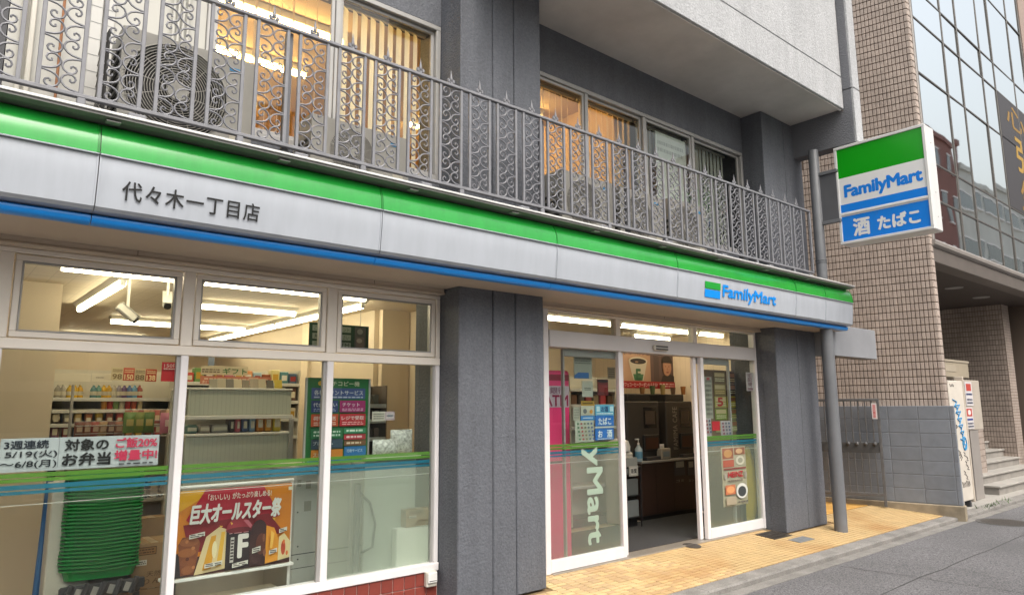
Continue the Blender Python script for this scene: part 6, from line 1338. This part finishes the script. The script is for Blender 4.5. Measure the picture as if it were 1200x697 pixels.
def machine(label, x0, x1, dark, txt=None):
    q0, q1 = at(x0, 500, CYk+0.08).x, at(x1, 500, CYk+0.08).x; ztop = at(770, 470, CYk+0.08).z
    t = thing('coffee_machine', label, 'coffee machine', ((q0+q1)/2, CYk+0.3, zt_), 'coffee machines on the counter')
    part('body', cbox(q0, q1, CYk+0.08, CYk+0.58, zt_+0.001, ztop, 0.012), pm('machine_%s' % dark, (0.035, 0.03, 0.028) if dark == 'a' else (0.045, 0.040, 0.036), 0.35, var=0.06), t)
    w_ = q1-q0
    part('screen', box(q0+w_*0.50, q1-w_*0.10, CYk+0.076, CYk+0.0795, ztop-0.36, ztop-0.08), pm('machine_screen', (0.02, 0.018, 0.018), 0.12), t)
    part('picture', box(q0+w_*0.55, q1-w_*0.15, CYk+0.0735, CYk+0.0755, ztop-0.31, ztop-0.13), P('#4b4038'), t)
    part('dispenser', cbox(q0+w_*0.45, q1-w_*0.06, CYk+0.05, CYk+0.0798, zt_+0.12, zt_+0.34, 0.008), M_BLACK, t); part('drip_tray', cbox(q0+w_*0.42, q1-w_*0.04, CYk+0.0, CYk+0.0798, zt_+0.0015, zt_+0.05, 0.006), M_DGREY, t); part('cup_panel', box(q0+w_*0.5, q1-w_*0.12, CYk+0.0475, CYk+0.0495, zt_+0.15, zt_+0.30), P('#3f2316'), t)  # dispenser front carries a plain dark brown panel
    part('hopper', cbox(q0+w_*0.15, q1-w_*0.15, CYk+0.15, CYk+0.5, ztop+0.001, ztop+0.10, 0.01), M_BLACK, t)
    if txt:
        pl = Plane((q0+w_*0.40, CYk+0.0775, zt_+0.12), (0, 0, ztop-zt_-0.2), (-w_*0.17, 0, 0)); pl.N = Vector((0, -1, 0)); lettering(pl, txt, 0, 0, 1, 1, P('#8f877d'), t, 0.001, 0.01, 1.1)
machine('black and grey coffee machine on the counter nearer the door stile', 735, 773, 'b')
machine('tall grey brown coffee machine with vertical cafe lettering', 781, 812, 'b', 'FAMIMA CAFE')
a = at(726, 470, CYk+0.25); 
t = thing('dark_backing', 'added black board darkening the wall behind the two coffee machines', 'cabinet', (a.x, CYk+0.65, 0)); part('body', cbox(a.x-0.2, 9.0, CYk+0.725, CYk+0.85, 0.002, at(770, 463, CYk+0.75).z, 0.01), M_BLACK, t); part('top_trim', cbox(a.x-0.21, 9.0, CYk+0.715, CYk+0.86, at(770, 463, CYk+0.75).z+0.001, at(770, 463, CYk+0.75).z+0.02, 0.004), M_DGREY, t)  # black board added to cover the lit wall so the corner reads dark
for i in range(7):
    q = at(740+12*i, 462, CYk+0.5); c = ['#7d5a35', '#4a5a3a', '#8a7a4a', '#5f4a3a', '#93602f', '#3f4f3f', '#7a4a2f'][i]
    single('cup_stack', lathe([(0.03, at(770, 470, CYk+0.08).z+0.102), (0.042, at(770, 470, CYk+0.08).z+0.102+0.10+0.02*(i % 3))], 10, (q.x, CYk+0.3, 0)), P(c), ['tan', 'moss green', 'straw', 'brown', 'caramel', 'dark green', 'russet'][i]+' cup stack on top of the coffee machines', 'cups', 'cup stacks on the coffee machines', True)
# cafe poster hung above
pl = facade_plane((at(727, 440, CYk+0.35).x-0.02, at(789, 440, CYk+0.35).x, at(760, 455, CYk+0.35).z, at(760, 410, CYk+0.35).z), CYk+0.35)
cp = poster('cafe_poster', 'hanging coffee poster with a paper cup and a laughing figure over the machines', None, 0, '#a8856a', [
    ('t', 'ファミマカフェ', -0.0, 0.02, 0.55, 0.16, '#5a2c1c', 0.02), ('r', 0.56, 0.05, 1.0, 0.82, '#5a453f'), ('r', 0.62, 0.0, 0.72, 0.82, '#4a3a36'),
    ('p', [(0.24, 0.80), (0.42, 0.80), (0.50, 0.30), (0.16, 0.30)], '#b5ad98'), ('p', [(0.26, 0.80), (0.40, 0.80), (0.425, 0.64), (0.235, 0.64)], '#3f6a45'), ('t', 'E', 0.285, 0.50, 0.375, 0.80, '#2f5a3a', 0.06), ('e', 0.33, 0.30, 0.17, 0.10, '#c0b69f'), ('e', 0.33, 0.31, 0.145, 0.075, '#20120c'), ('e', 0.30, 0.33, 0.03, 0.02, '#8a6a4a'),
    ('p', [(0.74, 0.82), (1.0, 0.82), (1.0, 0.66), (0.90, 0.60), (0.78, 0.66)], '#2f2523'), ('e', 0.865, 0.44, 0.085, 0.22, '#a87a5f'), ('p', ell(0.865, 0.32, 0.105, 0.20, 12, 180, 360)[::-1], '#211715'), ('e', 0.835, 0.41, 0.016, 0.010, '#5f4034'), ('e', 0.897, 0.41, 0.016, 0.010, '#5f4034'), ('e', 0.867, 0.48, 0.012, 0.035, '#96694f'), ('e', 0.867, 0.565, 0.026, 0.022, '#7d463c'), ('p', [(0.78, 0.50), (0.80, 0.62), (0.80, 0.30)], '#8a6048'),
    ('r', 0.0, 0.82, 1.0, 1.0, '#96161e'), ('t', 'カフェコーヒークーポンもらえる!', 0.02, 0.855, 0.66, 0.96, '#d2b8b0', 0.02), ('f', 0.70, 0.85, 0.97, 0.97, '#d2b8b0', 2, 23)], 'poster', pl=pl)
for u_ in (0.1, 0.9): part('hanger', tube([pl.p(u_, 0, -0.002), (pl.p(u_, 0, 0)[0], CYk+0.35, 2.56)], 0.003, 5), M_ALUG, cp)
# hand pump bottle, tissue box, bins
q = at(755, 553, CYk-0.05); zq = zt_
t = thing('pump_bottle', 'clear hand sanitiser pump bottle on the counter edge', 'bottle', (q.x, CYk, zt_)); r_ = 0.052; x_, y_ = q.x, CYk+0.035
part('body', lathe([(r_*0.95, zq+0.001), (r_, zq+0.01), (r_, zq+0.16), (r_*0.4, zq+0.20), (r_*0.35, zq+0.215)], 14, (x_, y_, 0)), P('#a3b3ba', 0.2), t, True); part('pump', [lathe([(0.016, zq+0.216), (0.016, zq+0.24), (0.006, zq+0.242), (0.006, zq+0.28)], 10, (x_, y_, 0)), cbox(x_-0.06, x_+0.012, y_-0.012, y_+0.012, zq+0.28, zq+0.298, 0.004)], M_WHITE, t); part('label_band', lathe([(r_*1.02, zq+0.04), (r_*1.02, zq+0.13), (r_, zq+0.13)], 14, (x_, y_, 0)), P('#5f93b0'), t, True)
q = at(780, 540, CYk); t = thing('napkin_box', 'pale napkin box on the counter beside the pump bottle', 'box', (q.x, CYk, zt_)); part('box', cbox(q.x-0.10, q.x+0.10, CYk-0.02, CYk+0.075, zt_+0.001, zt_+0.15, 0.01), P('#9a9488'), t); part('napkin', xf(bag_geo(0.10, 0.06, 0.02), T((q.x-0.03, CYk+0.03, zt_+0.149))), M_WHITE, t, True); part('label_panel', box(q.x-0.07, q.x+0.07, CYk-0.0225, CYk-0.0205, zt_+0.04, zt_+0.11), P('#7d8a90'), t)
a = at(733, 540, 1.05); b = at(752, 612, 1.05)
t = thing('newspaper_rack', 'black wire newspaper rack with papers just inside the door', 'rack', ((a.x+b.x)/2, 1.1, 0)); za_ = at(742, 547, 1.05).z
part('frame', [tube([(a.x, 1.05, 0.0), (a.x, 1.05, za_)], 0.010, 6), tube([(b.x, 1.05, 0.0), (b.x, 1.05, za_)], 0.010, 6), tube([(a.x, 1.05, za_), (b.x, 1.05, za_)], 0.010, 6)], M_BLACK, t)
part('back_plate', box(a.x, b.x, 1.12, 1.13, 0.0, za_), M_BLACK, t)
for i in range(3):
    part('tray', box(a.x+0.012, b.x-0.012, 1.04, 1.118, 0.12+0.26*i, 0.13+0.26*i), M_BLACK, t); part('newspaper', xf(cbox(a.x+0.03, b.x-0.03, 1.06, 1.10, 0.131+0.26*i, 0.131+0.26*i+0.20, 0.006), Matrix.Identity(4)), P(['#6f7270', '#5c5f5d', '#8a8c86'][i]), t)
rc = rect(737, 546, 748, 557, 1.035); poster('rack_label', 'white label sign on top of the newspaper rack', rc, 1.035, '#a8a79d', [('r', 0.15, 0.15, 0.85, 0.85, '#c4c2b8'), ('t', '新聞', 0.2, 0.25, 0.8, 0.75, '#3a3a38', 0.02)], 'label')
a = at(741, 533, 1.2); t = thing('white_bin', 'white rounded bin lid just inside the door stile', 'bin', (a.x, 1.25, 0)); zb_ = at(741, 514, 1.2).z
part('body', cbox(a.x-0.22, a.x+0.06, 1.22, 1.5, 0.0, zb_-0.16, 0.03), M_IVORY, t); part('lid', lathe([(0.15, zb_-0.159), (0.155, zb_-0.10), (0.13, zb_-0.03), (0.06, zb_), (0.002, zb_)], 18, (a.x-0.08, 1.36, 0)), M_WHITE, t, True)
part_door_mat = struct('door_mat', box(5.0, 8.6, 0.14, CYk+0.02, 0.001, 0.006), pm('dark_mat', (0.032, 0.032, 0.033), 0.95, var=0.15, vscale=30, bump=0.4, bscale=200))

# behind the right door pane: card rack, stickers, poster
GY = 0.30
ga_, gb_ = at(826, 440, GY).x, at(880, 440, GY).x
t = thing('gift_card_rack', 'tall rack of coloured gift cards behind the right door pane', 'rack', ((ga_+gb_)/2, GY, 0)); ztop = at(850, 434, GY).z
part('back_plate', box(ga_, gb_, GY+0.02, GY+0.035, 0.02, ztop), pm('rack_wood', (0.20, 0.13, 0.08), 0.6, var=0.1), t); part('foot', cbox(ga_, gb_, GY-0.06, GY+0.16, 0.0, 0.0195, 0.004), M_DGREY, t)
cc = ['#7a6a4a', '#4a2a18', '#5c3420', '#8f7f4a', '#3f2a1c', '#6a3f22', '#a8a05a', '#b8ae2a', '#8f7f1f', '#7f8f3a', '#6f7f3f', '#8a8a4a', '#9a9a6a', '#77824a', '#5f7040']
cn = ['straw', 'coffee', 'brown', 'khaki', 'espresso', 'rust', 'pale yellow', 'bright yellow', 'ochre', 'lime', 'leaf', 'olive', 'sage', 'moss', 'fern']
k_ = 0
for r_ in range(5):
    for c_ in range(3):
        x0 = ga_+0.20+(gb_-ga_-0.22)*c_/3; x1 = x0+(gb_-ga_-0.22)/3-0.02; z1 = ztop-0.02-0.155*r_; z0 = z1-0.14
        poster('gift_card', cn[k_]+' gift card on the rack behind the right door pane', (x0, x1, z0, z1), GY+0.010, cc[k_], [('r', 0.08, 0.10, 0.92, 0.45, ['#c4b48a', '#8a5a3a', '#93602f'][c_]), ('f', 0.1, 0.55, 0.9, 0.9, ['#d9d2b0', '#c9b27a', '#cfc9a8'][(c_+r_) % 3], 2, k_)] + ([('t', '5', 0.2, 0.1, 0.7, 0.9, '#b8322a', 0.05)] if k_ == 6 else []), 'gift card', 'gift cards on the rack'); k_ += 1
st('tall pale paper strip behind the right door pane', 825, 441, 836, 490, '#9a998c', [('f', 0.1, 0.05, 0.9, 0.95, '#77766c', 8, 41), ('r', 0.3, 0.02, 0.7, 0.08, '#a84a4a')], 'paper_strip', 0.12, 'notice', 'notices on the right door pane')
st('green round mark sticker beside the open door', 821.5, 478, 827.5, 487, '#8fae9a', [('e', 0.5, 0.5, 0.42, 0.42, '#2f7a4f'), ('t', '♿', 0.3, 0.2, 0.7, 0.8, '#d2dcd2')], 'door_sticker', 0.0145, 'sticker', 'notices on the right door pane')
st('white notice with icons left of the red square', 822.5, 490, 834, 511, '#a9a3a3', [('e', 0.2+0.3*(i % 3), 0.15+0.2*(i//3), 0.1, 0.07, ['#5a5f68', '#8a3a3f', '#44506a'][i % 3]) for i in range(12)], 'icon_sheet', 0.0145, 'sticker', 'notices on the right door pane')
st('small solid red square sticker on the right door pane', 834.5, 493.5, 844, 504, '#b41a26', [], 'red_sticker', 0.0125, 'sticker', 'notices on the right door pane')
st('white notice with icons right of the red square', 844.5, 493, 857, 512, '#a39d9f', [('e', 0.2+0.3*(i % 3), 0.15+0.2*(i//3), 0.1, 0.07, ['#7a3a4a', '#5a5f68', '#44506a'][i % 3]) for i in range(12)], 'icon_sheet', 0.0145, 'sticker', 'notices on the right door pane')
st('narrow white and pink notice at the right edge of the door pane', 874, 436, 883, 458, '#b3a8aa', [('t', '宅', 0.2, 0.06, 0.8, 0.28, '#7a4a5a'), ('t', '配', 0.2, 0.3, 0.8, 0.5, '#7a4a5a'), ('t', '便', 0.2, 0.54, 0.8, 0.74, '#7a4a5a'), ('f', 0.1, 0.8, 0.9, 0.97, '#7a4a5a', 1, 47)], 'door_notice', 0.0145, 'notice', 'notices on the right door pane')
rc = rect(847, 525, 875, 594, 0.0145); rc = (at(846.5, 560, 0.0075).x, at(875, 560, 0.0075).x, at(861, 592, 0.0075).z, at(861, 523, 0.0075).z)
poster('menu_poster', 'pale food menu poster with round dishes on the frosted right door pane', rc, 0.0068, '#b3a893', [('r', 0.04, 0.02, 0.48, 0.20, '#a3604a'), ('e', 0.26, 0.11, 0.17, 0.07, '#b88a5a'), ('r', 0.52, 0.02, 0.96, 0.14, '#8a5a45'), ('e', 0.72, 0.08, 0.14, 0.045, '#c4a07a'), ('r', 0.04, 0.22, 0.48, 0.34, '#a8543f'), ('e', 0.74, 0.24, 0.18, 0.08, '#c9c2b0'), ('e', 0.74, 0.24, 0.10, 0.045, '#8a8a78'), ('r', 0.04, 0.36, 0.96, 0.385, '#7a3a35'), ('t', 'HEINZ', 0.20, 0.42, 0.82, 0.52, '#a8202c', 0.04), ('e', 0.1, 0.49, 0.06, 0.06, '#8f8a7d'), ('e', 0.92, 0.49, 0.06, 0.06, '#8f8a7d'), ('f', 0.2, 0.55, 0.8, 0.60, '#6a5f55', 1, 53), ('r', 0.06, 0.64, 0.46, 0.80, '#b06a4a'), ('e', 0.26, 0.72, 0.16, 0.06, '#c98f5f'), ('e', 0.72, 0.76, 0.24, 0.13, '#c9cac4'), ('e', 0.72, 0.77, 0.17, 0.09, '#3a3f40'), ('r', 0.06, 0.84, 0.46, 0.97, '#9a8f7a'), ('f', 0.5, 0.92, 0.95, 0.97, '#55504a', 1, 57)])
a = at(876, 560, 0.2); single('yellow_bin_bag', xf(bag_geo(0.42, 0.95, 0.16), T((a.x+0.06, 0.15, 0.02))), P('#b39a1a', 0.4), 'bright yellow bag behind the frosted right door pane', 'bag', smooth=True)
# white van parked across the street, seen as a reflection in the lower left pane
VX, VY = -2.6, -8.0
vt = thing('parked_van', 'white van parked across the street reflected in the lower left pane', 'van', (VX+2.2, VY-0.9, -0.135))
M_VAN = pm('van_white', (0.72, 0.72, 0.70), 0.25, coat=0.3); M_VG = pm('van_glass', (0.02, 0.025, 0.03), 0.05)
prof = [(0, 0.25), (0, 1.05), (0.12, 1.2), (0.75, 1.42), (1.35, 1.98), (1.7, 2.05), (4.4, 2.05), (4.5, 1.9), (4.55, 0.3)]
part('body', prism([(VX+a, b-0.135) for a, b in prof], VY-1.75, VY, 'y'), M_VAN, vt)
for a, b in ((1.5, 2.35), (2.45, 3.4), (3.5, 4.35)): part('side_window', box(VX+a, VX+b, VY+0.001, VY+0.012, 1.15, 1.75), M_VG, vt)
for a in (1.42, 2.4, 3.45): part('door_seam', box(VX+a, VX+a+0.012, VY+0.0005, VY+0.006, 0.3, 1.85), M_DGREY, vt)
part('side_trim', box(VX+0.1, VX+4.5, VY+0.0005, VY+0.02, 0.62, 0.70), M_DGREY, vt)
part('windscreen', xf(box(0, 0.82, -1.6, -0.12, 0.0, 0.012), T((VX+0.74, VY, 1.30)) @ Matrix.Rotation(R(-43), 4, 'Y')), M_VG, vt)
for a in (0.85, 3.65):
    for y in (VY-0.1, VY-1.65):
        w_ = part('wheel', lathe([(0.02, -0.1), (0.30, -0.1), (0.32, -0.06), (0.32, 0.09), (0.30, 0.11), (0.02, 0.11)], 20, (VX+a, y, 0.185), 'y'), M_BLACK, vt, True); part('rim', lathe([(0.02, 0.112), (0.19, 0.112), (0.17, 0.13), (0.02, 0.135)], 14, (VX+a, y, 0.185), 'y'), M_ALUG, w_, True)
part('headlight', box(VX-0.012, VX+0.0, VY-0.35, VY-0.08, 0.62, 0.82), M_IVORY, vt); part('headlight', box(VX-0.012, VX+0.0, VY-1.67, VY-1.4, 0.62, 0.82), M_IVORY, vt); part('bumper', cbox(VX-0.06, VX-0.001, VY-1.74, VY-0.01, 0.15, 0.42, 0.02), M_DGREY, vt)
